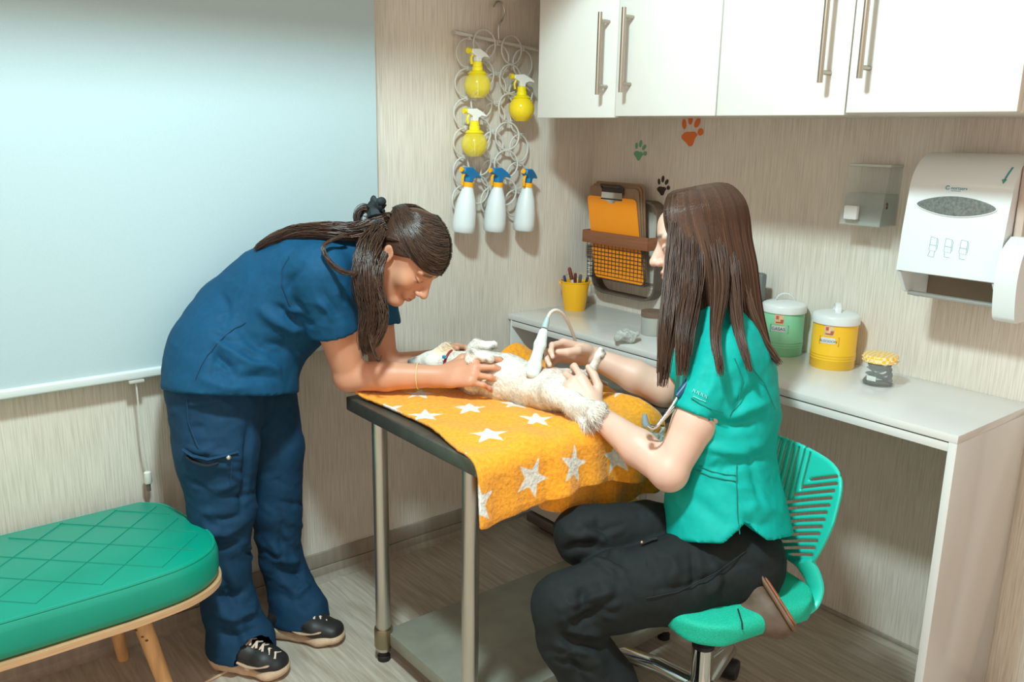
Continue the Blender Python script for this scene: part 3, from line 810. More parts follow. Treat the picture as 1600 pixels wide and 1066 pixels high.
YEL = mat('yellow_plastic', rgb(246, 222, 20), 0.3)
YELC = mat('clear_yellow_plastic', rgb(255, 232, 60), 0.08, alpha=0.55)
SPW = mat('sprayer_white', rgb(236, 234, 226), 0.35)
LIQ = mat('yellow_liquid', rgb(250, 222, 60), 0.1, trans=0.5, ior=1.33)
BLU = mat('sprayer_blue', rgb(22, 128, 190), 0.35)
AMB = mat('amber_plastic', rgb(250, 176, 20), 0.35)
MILK = mat('milky_bottle', rgb(226, 232, 232), 0.4)
def trigger(o, z, ms, mn, noz=1.0, sc=1.0):
    """sprayer head along +x (nozzle at -x): body, trigger, nozzle"""
    s_ = sc
    bd = MB().prism([(-0.030*s_, z+0.022*s_), (-0.028*s_, z+0.034*s_), (0.004*s_, z+0.036*s_), (0.026*s_, z+0.026*s_), (0.040*s_, z+0.016*s_), (0.042*s_, z+0.011*s_), (0.022*s_, z+0.014*s_), (0.010*s_, z+0.008*s_), (0.009*s_, z-0.002*s_), (-0.009*s_, z-0.002*s_), (-0.010*s_, z+0.012*s_)],
                    lambda a, b: (a, -0.0095*s_, b), lambda a, b: (a, 0.0095*s_, b)).build('spray_head', ms, o, world=False)
    m2 = bd.modifiers.new('bevel', 'BEVEL'); m2.width = 0.003*s_; m2.segments = 2
    MB().lathe([(0.0, 0), (0.0075*s_*noz, 0), (0.0085*s_*noz, 0.004), (0.0085*s_*noz, 0.011*noz), (0.0, 0.011*noz)], 14, (-0.029*s_, 0, z+0.028*s_), axis=np.array([[0, 1, 0], [0, 0, 1], [-1, 0, 0]]).T.tolist()).build('nozzle', mn, o, world=False)
    MB().tube(smooth_path([(-0.018*s_, 0, z+0.022*s_), (-0.026*s_, 0, z+0.008*s_), (-0.024*s_, 0, z-0.010*s_)], 4), [0.005*s_*noz]*9, 8, flat=0.6).build('trigger', mn, o, world=False)
def yellow_bottle(loc, rz, lab, full, tiltx=0.0):
    o = empty('spray_bottle', loc, lab, 'spray bottle', 'yellow spray bottles in the ring hanger'); o.rotation_euler = (tiltx, 0, rz)
    R = 0.041
    prof_ = [(0.0, -0.038), (0.020, -0.038), (0.024, -0.034)]
    for i in range(1, 12):
        a = -PI/2+0.62+(PI-0.62-0.42)*i/11; prof_.append((R*math.cos(a), R*math.sin(a)))
    prof_ += [(0.0155, 0.039)]
    MB().lathe(prof_, 28).build('bulb', YELC if not full else mat('yellow_full', rgb(253, 220, 40), 0.1, alpha=0.88), o, world=False)
    MB().lathe([(0.0, 0.0405), (0.027, 0.031), (0.030, 0.034), (0.020, 0.042), (0.0, 0.042)], 24).build('shoulder_ring', YEL, o, world=False)
    MB().lathe([(0.0, 0.0421), (0.0165, 0.0421), (0.0165, 0.052), (0.0145, 0.0535), (0.0145, 0.068), (0.0, 0.068)], 24).build('collar', YEL, o, world=False)
    MB().tube([(0, 0, 0.035), (0.003, 0, -0.03)], 0.002, 6).build('dip_tube', SPW, o, world=False)
    if not full: MB().lathe([(0.0, -0.0375), (0.019, -0.037), (0.024, -0.032), (0.0, -0.032)], 20).build('base_disc', SPW, o, world=False)
    trigger(o, 0.070, SPW, YEL)
    return o
yellow_bottle((-0.562, -0.062, 1.505), 0.10, 'yellow round spray bottle in the top row of the ring hanger', False)
yellow_bottle((-0.386, -0.062, 1.440), -0.25, 'full yellow round spray bottle at the right of the ring hanger, beside the cabinet', True)
yellow_bottle((-0.572, -0.062, 1.330), -0.05, 'yellow round spray bottle just above the white bottles in the hanger', False)
def white_bottle(loc, rz, lab, ti):
    o = empty('spray_bottle', loc, lab, 'spray bottle', 'white spray bottles in the ring hanger'); o.rotation_euler = (0.05, ti, rz)
    MB().lathe([(0.0, 0.0), (0.030, 0.0), (0.0345, 0.005), (0.0355, 0.025), (0.034, 0.062), (0.028, 0.104), (0.019, 0.132), (0.0165, 0.142), (0.0, 0.142)], 28).build('bottle_body', MILK, o, world=False)
    MB().lathe([(0.0, 0.1421), (0.0175, 0.1421), (0.0175, 0.157), (0.0, 0.157)], 24).build('collar', AMB, o, world=False)
    trigger(o, 0.159, BLU, AMB, sc=1.22, noz=0.75)
    return o
white_bottle((-0.612, -0.060, 1.058), 0.30, 'white spray bottle with blue trigger, leftmost in the hanger bottom row', 0.10)
white_bottle((-0.490, -0.060, 1.055), 0.20, 'white spray bottle with blue trigger, middle of the hanger bottom row', 0.05)
white_bottle((-0.367, -0.060, 1.050), 0.45, 'white spray bottle with blue trigger, rightmost in the hanger bottom row', 0.07)

# ------------------------------------------------------------------ things on the desk
t = empty('pencil_bucket', (-0.135, -0.072, DH), 'small yellow metal bucket holding pens on the desk corner', 'bucket')
BKT = mat('yellow_enamel', rgb(250, 184, 18), 0.3)
bc = V(-0.135, -0.072, DH)
MB().lathe([(0.0, 0.0), (0.037, 0.0), (0.038, 0.002), (0.050, 0.098), (0.0525, 0.1), (0.0525, 0.103), (0.049, 0.1035), (0.0478, 0.1), (0.036, 0.004), (0.0, 0.004)], 32, bc).build('pail', BKT, t)
hd = [bc+V(0.052*math.cos(a)*0.78+0.0, 0.052*math.cos(a)*-0.62, 0)+V(0.022, 0.022, 0)*math.sin(a)+V(0, 0, 0.098+0.028*math.sin(a)) for a in np.linspace(0, PI, 16)]
MB().tube(hd, 0.0014, 6).build('handle', mat('wire_orange', rgb(220, 150, 60), 0.4), t)
for s_ in (1, -1):
    MB().lathe([(0, 0), (0.007, 0), (0.007, 0.004), (0, 0.004)], 12, bc+V(0.041*s_, -0.032*s_, 0.094), axis=np.array([[0, 0, 1], [0.62, 0.78, 0], [0.78*s_, -0.62*s_, 0]]).T.tolist()).build('handle_lug', BKT, t)
pens = [((0.018, -0.005), (-0.020, 0.012), 0.150, 0.0062, rgb(236, 230, 222), 'white and brown toothbrush-like pen in the pencil bucket', rgb(120, 60, 46)),
        ((-0.008, -0.01), (-0.010, -0.010), 0.132, 0.0050, rgb(140, 56, 44), 'dark red pen in the pencil bucket', rgb(90, 34, 30)),
        ((0.02, 0.008), (0.008, -0.018), 0.126, 0.0055, rgb(120, 128, 116), 'grey green pen in the pencil bucket', rgb(90, 98, 92)),
        ((-0.012, 0.012), (-0.034, 0.022), 0.122, 0.0042, rgb(50, 96, 150), 'blue capped pen leaning at the left of the pencil bucket', rgb(30, 66, 120)),
        ((0.005, -0.016), (0.036, -0.026), 0.118, 0.0042, rgb(52, 50, 54), 'black pen leaning at the right of the pencil bucket', rgb(30, 30, 32))]
for (p0, p1, L_, r_, c_, lab, c2) in pens:
    o = empty('pen', bc+V(p0[0], p0[1], 0.006), lab, 'pen', 'pens in the pencil bucket')
    a0 = bc+V(p0[0]*0.8, p0[1]*0.8, 0.008); a1 = bc+V(p1[0], p1[1], L_)
    MB().tube([a0, a0*.3+a1*.7], r_, 10).build('barrel', mat('pen_%d' % int(L_*1000), c_, 0.4), o)
    MB().tube([a0*.299+a1*.701, a0*.05+a1*.95, a1], [r_*1.1, r_*1.1, r_*0.7], 10).build('cap', mat('pencap_%d' % int(L_*1000), c2, 0.4), o)

# monitor standing behind the seated person
GM = mat('monitor_grey', rgb(104, 108, 106), 0.5); SCR = mat('screen_dark', rgb(84, 82, 76), 0.22)
t = empty('monitor', (-0.07, -0.63, DH), 'grey monitor standing on the desk behind the seated woman', 'monitor')
ry = 0.04; Rz = np.array([[math.cos(ry), -math.sin(ry), 0], [math.sin(ry), math.cos(ry), 0], [0, 0, 1]])
cm = V(-0.07, -0.80, DH)
MB().box((-0.085, -0.805, DH+0.035), (-0.058, -0.455, DH+0.222), bev=0.008, R=Rz, c=cm).build('case', GM, t)
MB().box((-0.0875, -0.783, DH+0.058), (-0.0852, -0.477, DH+0.200), bev=0.0005, R=Rz, c=cm).build('screen', SCR, t)
MB().box((-0.110, -0.715, DH+0.0005), (-0.02, -0.555, DH+0.012), bev=0.004, R=Rz, c=cm).box((-0.0575, -0.655, DH+0.0125), (-0.035, -0.615, DH+0.12), bev=0.004, R=Rz, c=cm).build('foot', GM, t)

def canister(c, m, word, lab, hrot, rlab):
    o = empty('canister', c, lab, 'canister', 'lidded canisters on the desk')
    R = 0.0585; H = 0.128; c = np.array(c, float)
    pr = [(0.0, 0.0), (R-0.002, 0.0), (R, 0.003)]
    for z in (0.026, 0.033, 0.040): pr += [(R, z-0.003), (R+0.0012, z-0.0012), (R+0.0012, z+0.0012), (R, z+0.003)]
    pr += [(R, H), (0.0, H)]
    MB().lathe(pr, 56, c).build('tin', m, o)
    LW = mat('lid_white', rgb(226, 228, 226), 0.28)
    ld_ = MB().lathe([(R+0.0005, H-0.004), (R+0.0035, H-0.005), (R+0.0035, H+0.013), (R+0.001, H+0.017), (R-0.008, H+0.021), (R*0.4, H+0.025), (0.0, H+0.026)], 56, c).build('lid', LW, o)
    ca, sa = math.cos(hrot), math.sin(hrot)
    hp = [c+V(0.026*math.cos(a)*ca, 0.026*math.cos(a)*sa, H+0.022+0.024*math.sin(a)) for a in np.linspace(0, PI, 14)]
    MB().tube(hp, 0.0078, 10, flat=0.22, up=(ca, sa, 0)).build('lid_handle', LW, ld_)
    # picture sticker and the handwritten label, wrapped on the tin
    def wrap(u, z, off=0.0006):
        th = rlab+u/R; return c+V((R+off)*math.cos(th), (R+off)*math.sin(th), z)
    def patch(u0, u1, z0, z1, off, name, mm, par):
        b_2 = MB(); nn = 8; vs_ = []
        for i in range(nn+1):
            for zz in (z0, z1): vs_.append(wrap(u0+(u1-u0)*i/nn, zz, off))
        b_2.add(vs_, [(2*i, 2*i+2, 2*i+3, 2*i+1) for i in range(nn)], 0, True)
        return b_2.build(name, mm, par)
    stp = patch(-0.014, 0.012, 0.094, 0.122, 0.0007, 'picture_sticker', mat('sticker_cream', rgb(236, 200, 150), 0.5, noise=(90, 0.25)), o)
    for (u, z, du, dz, cc) in ((-0.006, 0.113, 0.004, 0.005, rgb(206, 92, 86)), (0.0, 0.099, 0.010, 0.002, rgb(190, 96, 70)), (0.007, 0.104, 0.004, 0.004, rgb(190, 130, 60))):
        patch(u-du, u+du, z-dz, z+dz, 0.0010, 'sticker_motif', mat('motif_%d' % int(cc[0]*1000), cc, 0.5), stp)
    lb = patch(-0.020, 0.017, 0.073, 0.089, 0.0008, 'label', mat('label_white', rgb(222, 226, 226), 0.5), o)
    fr_ = MB().tube([wrap(u, z, 0.001) for u, z in ((-0.024, 0.069), (0.026, 0.069), (0.026, 0.092), (-0.024, 0.092))], 0.001, 5, closed=True).build('label_frame', m, o)
    cv = bpy.data.curves.new('w', 'FONT'); cv.body = word; cv.size = 0.0125 if len(word) < 6 else 0.0092; cv.extrude = 0.0002; cv.align_x = 'CENTER'
    to_ = bpy.data.objects.new('w', cv); COL.objects.link(to_)
    dg_ = bpy.context.evaluated_depsgraph_get(); me_ = bpy.data.meshes.new_from_object(to_.evaluated_get(dg_)); bpy.data.objects.remove(to_)
    for v in me_.vertices: v.co = Vector(wrap(v.co.x-0.0015, 0.0765+v.co.y, 0.0011+max(0, v.co.z)))
    link('handwriting', me_, mat('ink_blue', rgb(52, 62, 110), 0.6), lb)
    return o
vdir = math.atan2(CAM[1]+0.9, CAM[0]+0.06)      # towards the viewer's side
canister((-0.063, -0.872, DH), mat('mint_enamel', rgb(140, 214, 172), 0.3), 'GASAS', 'mint green canister with white lid and handwritten label', -0.9, vdir-0.16)
canister((-0.075, -1.043, DH), mat('amber_enamel', rgb(250, 194, 40), 0.3), 'ALGODON', 'yellow canister with white lid between mint canister and glass jar', 0.65, vdir-0.28)

# glass jar with chequered lid
GLASS = mat('jar_glass', rgb(238, 244, 242), 0.03, alpha=0.2)
t = empty('glass_jar', (-0.140, -1.213, DH), 'round glass jar with yellow patterned lid and dark contents', 'jar')
jc = V(-0.140, -1.213, DH)
MB().lathe([(0.0, 0.0), (0.034, 0.0), (0.044, 0.006), (0.0495, 0.020), (0.049, 0.036), (0.042, 0.052), (0.038, 0.058), (0.038, 0.066)], 40, jc).build('glass', GLASS, t)
lidm = bpy.data.materials.new('patterned_lid'); lidm.use_nodes = True; nt = lidm.node_tree
ch = nt.nodes.new('ShaderNodeTexChecker'); ch.inputs['Scale'].default_value = 130; ch.inputs[1].default_value = rgb(250, 190, 46); ch.inputs[2].default_value = rgb(250, 222, 170)
tcn = nt.nodes.new('ShaderNodeTexCoord'); mpn = nt.nodes.new('ShaderNodeMapping'); mpn.inputs['Rotation'].default_value = (0, 0, 0.6)
nt.links.new(tcn.outputs['Object'], mpn.inputs[0]); nt.links.new(mpn.outputs[0], ch.inputs[0]); nt.links.new(ch.outputs[0], nt.nodes['Principled BSDF'].inputs['Base Color'])
nt.nodes['Principled BSDF'].inputs['Roughness'].default_value = 0.4
ldj = MB().lathe([(0.0405, 0.060), (0.0425, 0.0605), (0.0425, 0.0745), (0.040, 0.0775), (0.0, 0.079)], 40, jc).build('lid', lidm, t)
dm = mat('dot_cream', rgb(250, 240, 214), 0.5)
dts = MB()
for i in range(22):
    a = 2*PI*i/22; dts.sphere(jc+V(0.0425*math.cos(a), 0.0425*math.sin(a), 0.0665+(0.003 if i % 2 else -0.003)), (0.0022, 0.0022, 0.0022), 6)
dts.build('lid_dots', dm, ldj)
dk = mat('black_glossy_strap', rgb(26, 26, 28), 0.22)
o = MB()
for k_ in range(5):
    rr_ = 0.031-0.002*k_; o.tube([jc+V(rr_*math.cos(a), rr_*math.sin(a), 0.010+0.0085*k_+0.006*math.sin(a*2+k_)) for a in np.linspace(0.3*k_, 0.3*k_+5.4, 22)], 0.0058, 8, flat=0.45)
o.sphere(jc+V(-0.004, 0.002, 0.044), (0.020, 0.018, 0.007), 12)
tag(o.build('coiled_strap', dk), 'coiled glossy black strap inside the glass jar', 'strap')
MB().box(jc+V(-0.036, -0.012, 0.014), jc+V(-0.034, 0.012, 0.026), bev=0.0005).build('tag', mat('tag_white', rgb(230, 230, 226), 0.5), bpy.data.objects['coiled_strap'])

# clear gel tub and plastic wrap beside the seated person
t = empty('gel_tub', (-0.19, -0.52, DH), 'small clear gel tub with dark band on the desk behind the long hair', 'tub')
gc = V(-0.20, -0.50, DH)
MB().lathe([(0.0, 0.0), (0.034, 0.0), (0.036, 0.004), (0.036, 0.058), (0.0, 0.058)], 28, gc).build('tub_body', mat('tub_clear', rgb(210, 210, 200), 0.25, trans=0.4), t)
MB().lathe([(0.0, 0.0585), (0.038, 0.0585), (0.038, 0.075), (0.0, 0.077)], 28, gc).build('tub_lid', mat('tub_lid_brown', rgb(120, 96, 82), 0.4), t)
PLAS = mat('crumpled_clear_plastic', rgb(226, 228, 222), 0.18, trans=0.5, ior=1.2, bump=(60, 0.6, 0.01))
def crumple(name, c, r, R, seed, lab):
    f_ = Field(np.array(c)-max(r)-0.02, np.array(c)+max(r)+0.02, 0.004); f_.ell(c, r, R)
    v_, q_ = f_.mesh(); n__ = vnormals(v_, q_)
    v_ = v_+n__*(0.012*fbm(v_*38, 3, seed))[:, None]
    v_[:, 2] = np.maximum(v_[:, 2], c[2]-r[2]+0.001)
    tag(mesh_from(name, v_, q_, PLAS, smooth=False), lab, 'plastic wrap')
# ------------------------------------------------------------------ examination table
TBX0, TBX1, TBY0, TBY1, TBZ = -1.200, -0.465, -0.930, -0.370, 0.705
TSTEEL = mat('table_top_steel', rgb(124, 124, 116), 0.42, 0.85, noise=(30, 0.15))
SHELFM = mat('shelf_galvanised', rgb(150, 150, 136), 0.5, 0.35, noise=(14, 0.14))
t = empty('exam_table', (-0.87, -0.68, 0), 'steel examination table with round legs and a lower shelf', 'table')
MB().box((TBX0, TBY0, TBZ-0.036), (TBX1, TBY1, TBZ), bev=0.004, seg=3).build('table_top', TSTEEL, t)
for (x, y) in ((-1.171, -0.487), (-1.171, -0.872), (-0.500, -0.487), (-0.500, -0.872)):
    l = MB().lathe([(0.0, 0.03), (0.0195, 0.03), (0.0195, TBZ-0.0365), (0.0, TBZ-0.0365)], 24, (x, y, 0)).build('leg', STEEL, t)
    MB().lathe([(0.0, 0.0405), (0.0235, 0.0405), (0.0245, 0.043), (0.0245, 0.092), (0.0235, 0.095), (0.0198, 0.095), (0.0198, 0.0405)], 24, (x, y, 0)).build('collar', mat('collar_steel', rgb(160, 148, 124), 0.35, 1.0), l)
    MB().lathe([(0.0, 0.0), (0.017, 0.0), (0.017, 0.012), (0.0135, 0.014), (0.0135, 0.0395), (0.0, 0.0395)], 18, (x, y, 0)).build('foot', RUBBER, l)
MB().box((-1.165, -0.905, 0.048), (-0.505, -0.485, 0.084), bev=0.003).build('lower_shelf', SHELFM, t)

# ------------------------------------------------------------------ star blanket
NU, NV = 200, 250
def star_sdf(x, y, r, rot):
    """signed distance of a five pointed star with outer radius r"""
    a = np.arctan2(y, x)-rot; rr = np.hypot(x, y); seg = 2*PI/5
    a = np.abs((a+seg/2) % seg-seg/2)
    px, py = rr*np.cos(a), rr*np.sin(a)
    p1 = np.array([r, 0]); ri = r*0.42; p2 = np.array([ri*math.cos(PI/5), ri*math.sin(PI/5)])
    e = p2-p1; n_ = np.array([-e[1], e[0]])/np.linalg.norm(e); n_ = -n_ if n_@(-p1) > 0 else n_
    return (px-p1[0])*n_[0]+(py-p1[1])*n_[1]
YB, YF, RB = -0.385, -0.918, 0.034
flat = YB-YF; arc = RB*PI/2
def profile(v, x):
    """point at arc length v from the back edge -> (y,z, outward normal)"""
    if v < flat: return YB-v, TBZ+0.008, 0.0
    if v < flat+arc:
        a = (v-flat)/RB; return YF-RB*math.sin(a), TBZ+0.008-RB*(1-math.cos(a)), a
    return YF-RB, TBZ+0.008-RB-(v-flat-arc), PI/2
def build_blanket():
    us = np.linspace(0, 1, NU); vs = np.linspace(0, 1, NV)
    P_ = np.zeros((NU, NV, 3)); SX = np.zeros((NU, NV)); SV = np.zeros((NU, NV))
    for i, u in enumerate(us):
        xa = -1.212+0.615*u
        drop = 0.082+0.010*math.sin(9*u)+0.030*max(0, u-0.25)
        tot = flat+arc+drop
        for j, v in enumerate(vs):
            s_ = v*tot; y, z, a = profile(s_, xa)
            fy = np.clip((YB-y)/(YB-YF), 0, 1)
            xl = -1.193-0.020*fy**6 + 0.022*math.sin(PI*min(fy*1.1, 1))  # left edge swings inwards mid-way
            xr = -0.575-0.075*fy**1.3
            x = xl+(xr-xl)*u
            P_[i, j] = (x, y, z); SX[i, j] = x; SV[i, j] = s_
    X, Y, Z = P_[..., 0].copy(), P_[..., 1].copy(), P_[..., 2].copy()
    # rise and folds on the flat part
    def g(cx, cy, rx, ry, rot=0.0):
        dx, dy = X-cx, Y-cy; c, s_ = math.cos(rot), math.sin(rot)
        return np.exp(-((dx*c+dy*s_)/rx)**2-((-dx*s_+dy*c)/ry)**2)
    onTop = (SV < flat+arc*0.6)
    rise = 0.055*g(-0.66, -0.38, 0.07, 0.05)+0.030*g(-0.79, -0.39, 0.05, 0.05)+0.016*g(-0.80, -0.90, 0.10, 0.05, 0.3)+0.012*g(-1.205, -0.385, 0.03, 0.04)
    rise += 0.018*g(-0.70, -0.86, 0.035, 0.16, 0.2)+0.008*g(-1.02, -0.86, 0.03, 0.12, -0.5)+0.010*g(-0.62, -0.66, 0.03, 0.10)
    rise += 0.0035*np.sin(X*34+Y*21)*np.clip((SV-0.1)/0.3, 0, 1)
    fade = 1-np.clip((SV-flat+0.03)/(arc+0.05), 0, 1); P_[..., 2] = Z+rise*fade*fade*(3-2*fade)
    # hanging folds: outwards waves growing downwards
    dn = np.clip((SV-flat)/0.13, 0, 1)
    wav = 0.012*np.sin(X*31+0.8)+0.007*np.sin(X*57+2.1)+0.013*np.exp(-((X+0.90)/0.05)**2)+0.010*np.exp(-((X+0.735)/0.03)**2)
    P_[..., 1] -= dn*(0.008+np.maximum(wav, -0.004))+0.010*dn**2
    # left front corner hangs lower and over the side
    cor = np.exp(-((X+1.20)/0.07)**2)*dn
    P_[..., 2] -= 0.010*cor; P_[..., 0] -= 0.020*cor
    # right side droops over nothing: curl the edge down a little
    ed = np.clip((np.linspace(0, 1, NU)[:, None]-0.93)/0.07, 0, 1)
    P_[..., 2] -= 0.012*ed**2*(SV < flat+arc)
    # fleece roughness
    flatp = P_.reshape(-1, 3)
    P_[..., 2] += 0.0012*fbm(flatp*60, 2, 5).reshape(NU, NV)
    sd = np.full((NU, NV), 1e3)
    base = math.atan2(0.77, 0.63)
    tops = [(655, 617, .042, .0), (664, 650, .044, 2.6), (734, 640, .043, .1), (764, 682, .045, .15), (838, 658, .043, .05), (971, 628, .044, .15), (806, 632, .042, .0), (606, 640, .043, .4), (702, 716, .043, .3), (905, 560, .04, 0), (728, 585, .042, .2)]
    for (px, py, r, ro) in tops:
        q = onz(px, py, TBZ+0.012); sd = np.minimum(sd, star_sdf(SX-q[0], -(SV-YB*0)-(q[1]-YB)*1.0, r, base+ro)) if False else np.minimum(sd, star_sdf(SX-q[0], (YB-SV)-q[1], r, base+ro))
    for (px, py, r, ro) in [(749, 778, .044, 1.3), (832, 748, .045, 2.0), (893, 727, .044, 2.2), (962, 714, .043, 2.5), (1030, 690, .044, 2.0)]:
        q = ony(px, py, -0.965); s_ = flat+arc+(TBZ+0.008-RB-q[2]); sd = np.minimum(sd, star_sdf(SX-q[0], -(SV-s_), r, PI/2+ro))
    vs_ = P_.reshape(-1, 3); idx = np.arange(NU*NV).reshape(NU, NV)
    fs = np.stack([idx[:-1, :-1], idx[1:, :-1], idx[1:, 1:], idx[:-1, 1:]], -1).reshape(-1, 4)
    return vs_, fs, sd.ravel()
def star_material():
    m = bpy.data.materials.new('star_fleece'); m.use_nodes = True; nt = m.node_tree; L = nt.links
    b = nt.nodes['Principled BSDF']; b.inputs['Roughness'].default_value = 0.95; b.inputs['Sheen Weight'].default_value = 0.25; b.inputs['Specular IOR Level'].default_value = 0.1
    at = nt.nodes.new('ShaderNodeAttribute'); at.attribute_name = 'star'
    tc = nt.nodes.new('ShaderNodeTexCoord')
    n = nt.nodes.new('ShaderNodeTexNoise'); n.inputs['Scale'].default_value = 260; n.inputs['Detail'].default_value = 3
    L.new(tc.outputs['Object'], n.inputs[0])
    md = nt.nodes.new('ShaderNodeMath'); md.operation = 'MULTIPLY_ADD'; md.inputs[1].default_value = 0.004; md.inputs[2].default_value = -0.002
    L.new(n.outputs[0], md.inputs[0])
    ad = nt.nodes.new('ShaderNodeMath'); ad.operation = 'ADD'; L.new(at.outputs['Fac'], ad.inputs[0]); L.new(md.outputs[0], ad.inputs[1])
    mr = nt.nodes.new('ShaderNodeMapRange'); mr.inputs[1].default_value = -0.0012; mr.inputs[2].default_value = 0.0012; L.new(ad.outputs[0], mr.inputs[0])
    mx = nt.nodes.new('ShaderNodeMix'); mx.data_type = 'RGBA'
    mx.inputs[6].default_value = rgb(232, 228, 218); mx.inputs[7].default_value = rgb(251, 166, 46); L.new(mr.outputs[0], mx.inputs[0])
    n2 = nt.nodes.new('ShaderNodeTexNoise'); n2.inputs['Scale'].default_value = 120; n2.inputs['Detail'].default_value = 5; L.new(tc.outputs['Object'], n2.inputs[0])
    r2 = nt.nodes.new('ShaderNodeMapRange'); r2.inputs[1].default_value = 0.3; r2.inputs[2].default_value = 0.7; r2.inputs[3].default_value = 0.78; r2.inputs[4].default_value = 1.08; L.new(n2.outputs[0], r2.inputs[0])
    sc = nt.nodes.new('ShaderNodeVectorMath'); sc.operation = 'SCALE'; L.new(mx.outputs[2], sc.inputs[0]); L.new(r2.outputs[0], sc.inputs['Scale'])
    L.new(sc.outputs[0], b.inputs['Base Color'])
    bp = nt.nodes.new('ShaderNodeBump'); bp.inputs['Strength'].default_value = 0.7; bp.inputs['Distance'].default_value = 0.004
    L.new(n2.outputs[0], bp.inputs['Height']); L.new(bp.outputs[0], b.inputs['Normal'])
    return m
STARM = star_material()
blk = empty('blanket', (-0.90, -0.66, TBZ), 'orange fleece blanket with white stars draped over the examination table', 'blanket')
v_, f_, sd_ = build_blanket()
o = mesh_from('upper_layer', v_, f_, STARM, blk, {'star': sd_})
sol = o.modifiers.new('thickness', 'SOLIDIFY'); sol.thickness = 0.006; sol.offset = -1
# lower folded layer hanging below the upper one
nu, nv = 110, 34; vs_ = []; sd2 = []
for i in range(nu):
    u = i/(nu-1); x = -1.075+0.425*u
    zb = 0.572-0.066*min(1, u*1.9)+0.004*math.sin(u*23)+0.05*max(0, 0.12-u)/0.12
    if u > 0.93: zb += 0.02*((u-0.93)/0.07)**2
    for j in range(nv):
        v = j/(nv-1); z = 0.640+(zb-0.640)*v
        y = -0.9400-0.008*math.sin(x*46+1.0)*v-0.005*math.sin(x*83)*v*v-0.012*math.sin(PI*v)*0.5
        vs_.append((x+0.012*v*(u-0.5), y, z)); 
        sd2.append(min(star_sdf(np.array([x+0.66]), np.array([z-0.60]), .044, 2.0)[0], star_sdf(np.array([x+0.88]), np.array([z-0.655]), .044, 1.0)[0]))
idx = np.arange(nu*nv).reshape(nu, nv)
fs = np.stack([idx[:-1, :-1], idx[1:, :-1], idx[1:, 1:], idx[:-1, 1:]], -1).reshape(-1, 4)
o = mesh_from('lower_layer', np.array(vs_), fs, STARM, blk, {'star': np.array(sd2)})
sol = o.modifiers.new('thickness', 'SOLIDIFY'); sol.thickness = 0.006; sol.offset = -1
crumple('plastic_wrap', V(-0.540, -0.79, TBZ+0.014), (0.035, 0.014, 0.012), np.array([[.6, -.8, 0], [.8, .6, 0], [0, 0, 1]]), 4, 'crumpled clear plastic on the table beside the seated woman')
crumple('plastic_bag', V(-0.345, -0.53, DH+0.022), (0.045, 0.028, 0.02), None, 9, 'crumpled clear plastic bag on the desk edge')

# ------------------------------------------------------------------ swivel chair
RH = nrm(V(RT[0], RT[1], 0)); FH = nrm(V(FW[0], FW[1], 0))
ca_, sa_ = math.cos(math.radians(26)), math.sin(math.radians(26))
CF = nrm(-ca_*RH-sa_*FH); CL = np.cross(V(0, 0, 1), CF)
SZ = 0.412; SC = onz(1108, 893, SZ)
SC = V(SC[0], SC[1], 0)
MINT = mat('mint_plastic', rgb(44, 208, 186), 0.32)
MESHM = mat('mint_mesh_fabric', rgb(16, 188, 156), 0.7, noise=(420, 0.25), bump=(420, 0.6, 0.002))
t = empty('swivel_chair', SC, 'turquoise swivel chair with slotted plastic back under the seated woman', 'chair')
def CW(s, f, z): return SC+CL*s+CF*f+V(0, 0, z)
def to_chair(v): return SC+v[:, :1]*CL+v[:, 1:2]*CF+v[:, 2:3]*V(0, 0, 1)
fl = Field((-0.23, -0.22, 0.33), (0.23, 0.22, 0.44), 0.005)
fl.box((0, 0, SZ-0.022), (0.205, 0.175, 0.024), rnd=0.022, k=0)
X, Y, Z = fl._grid(tuple(slice(0, len(a)) for a in fl.ax))
fl.F = np.maximum(fl.F, (np.power(np.abs(X/0.210), 3.2)+np.power(np.abs(Y/0.180), 3.2)-1)*0.06).astype(np.float32)
v_, f_ = fl.mesh(); v_ = relax(v_, f_, 3); v_[:, 2] += -0.012*(np.abs(v_[:, 1])/0.19)**2*(v_[:, 1] > 0)
SEAT = mesh_from('seat', to_chair(v_), f_, MESHM, t)
# backrest plate with slots
fl = Field((-0.22, -0.02, 0.44), (0.22, 0.02, 0.80), 0.0034)
fl.box((0, 0, 0.635), (0.187, 0.0055, 0.128), rnd=0.0052, k=0)
X, Y, Z = fl._grid(tuple(slice(0, len(a)) for a in fl.ax))
hwid = 0.187-0.05*np.clip((0.66-Z)/0.14, 0, 1)**1.3
fl.F = np.maximum(fl.F, ((np.power(np.abs(X)/hwid, 5)+np.power(np.abs(Z-0.635)/0.128, 6)-1)*0.03)).astype(np.float32)
bs, bz = [], []
for i in range(14):           # slanting slots rising to the near side
    c_ = 0.668-0.0160*i; s0 = 0.075-0.19*min(1, i/9.5); s0 = max(s0, (0.528-c_)/0.50); z0 = c_+0.50*s0; s1 = 0.154-0.0022*i; z1 = c_+0.50*s1
    if z1 > 0.742: s1 = (0.742-c_)/0.50; z1 = 0.742
    bs.append(s0); bz.append(z0)
    if s1-s0 > 0.02: fl.bone((s0, 0, z0), (s1, 0, z1), (0.03, 0.0031), k=0.0, side=(0, 1, 0), op='sub')
for i in range(12):           # upright slots above the chevron
    s_ = -0.160+0.0185*i; z1 = 0.744; z0 = np.interp(s_, bs[:10][::-1], bz[:10][::-1])+0.016
    if z1-z0 > 0.012: fl.bone((s_, 0, z0), (s_, 0, z1), (0.0029, 0.03), k=0.0, side=(1, 0, 0), op='sub')
v_, f_ = fl.mesh(); v_ = relax(v_, f_, 1)
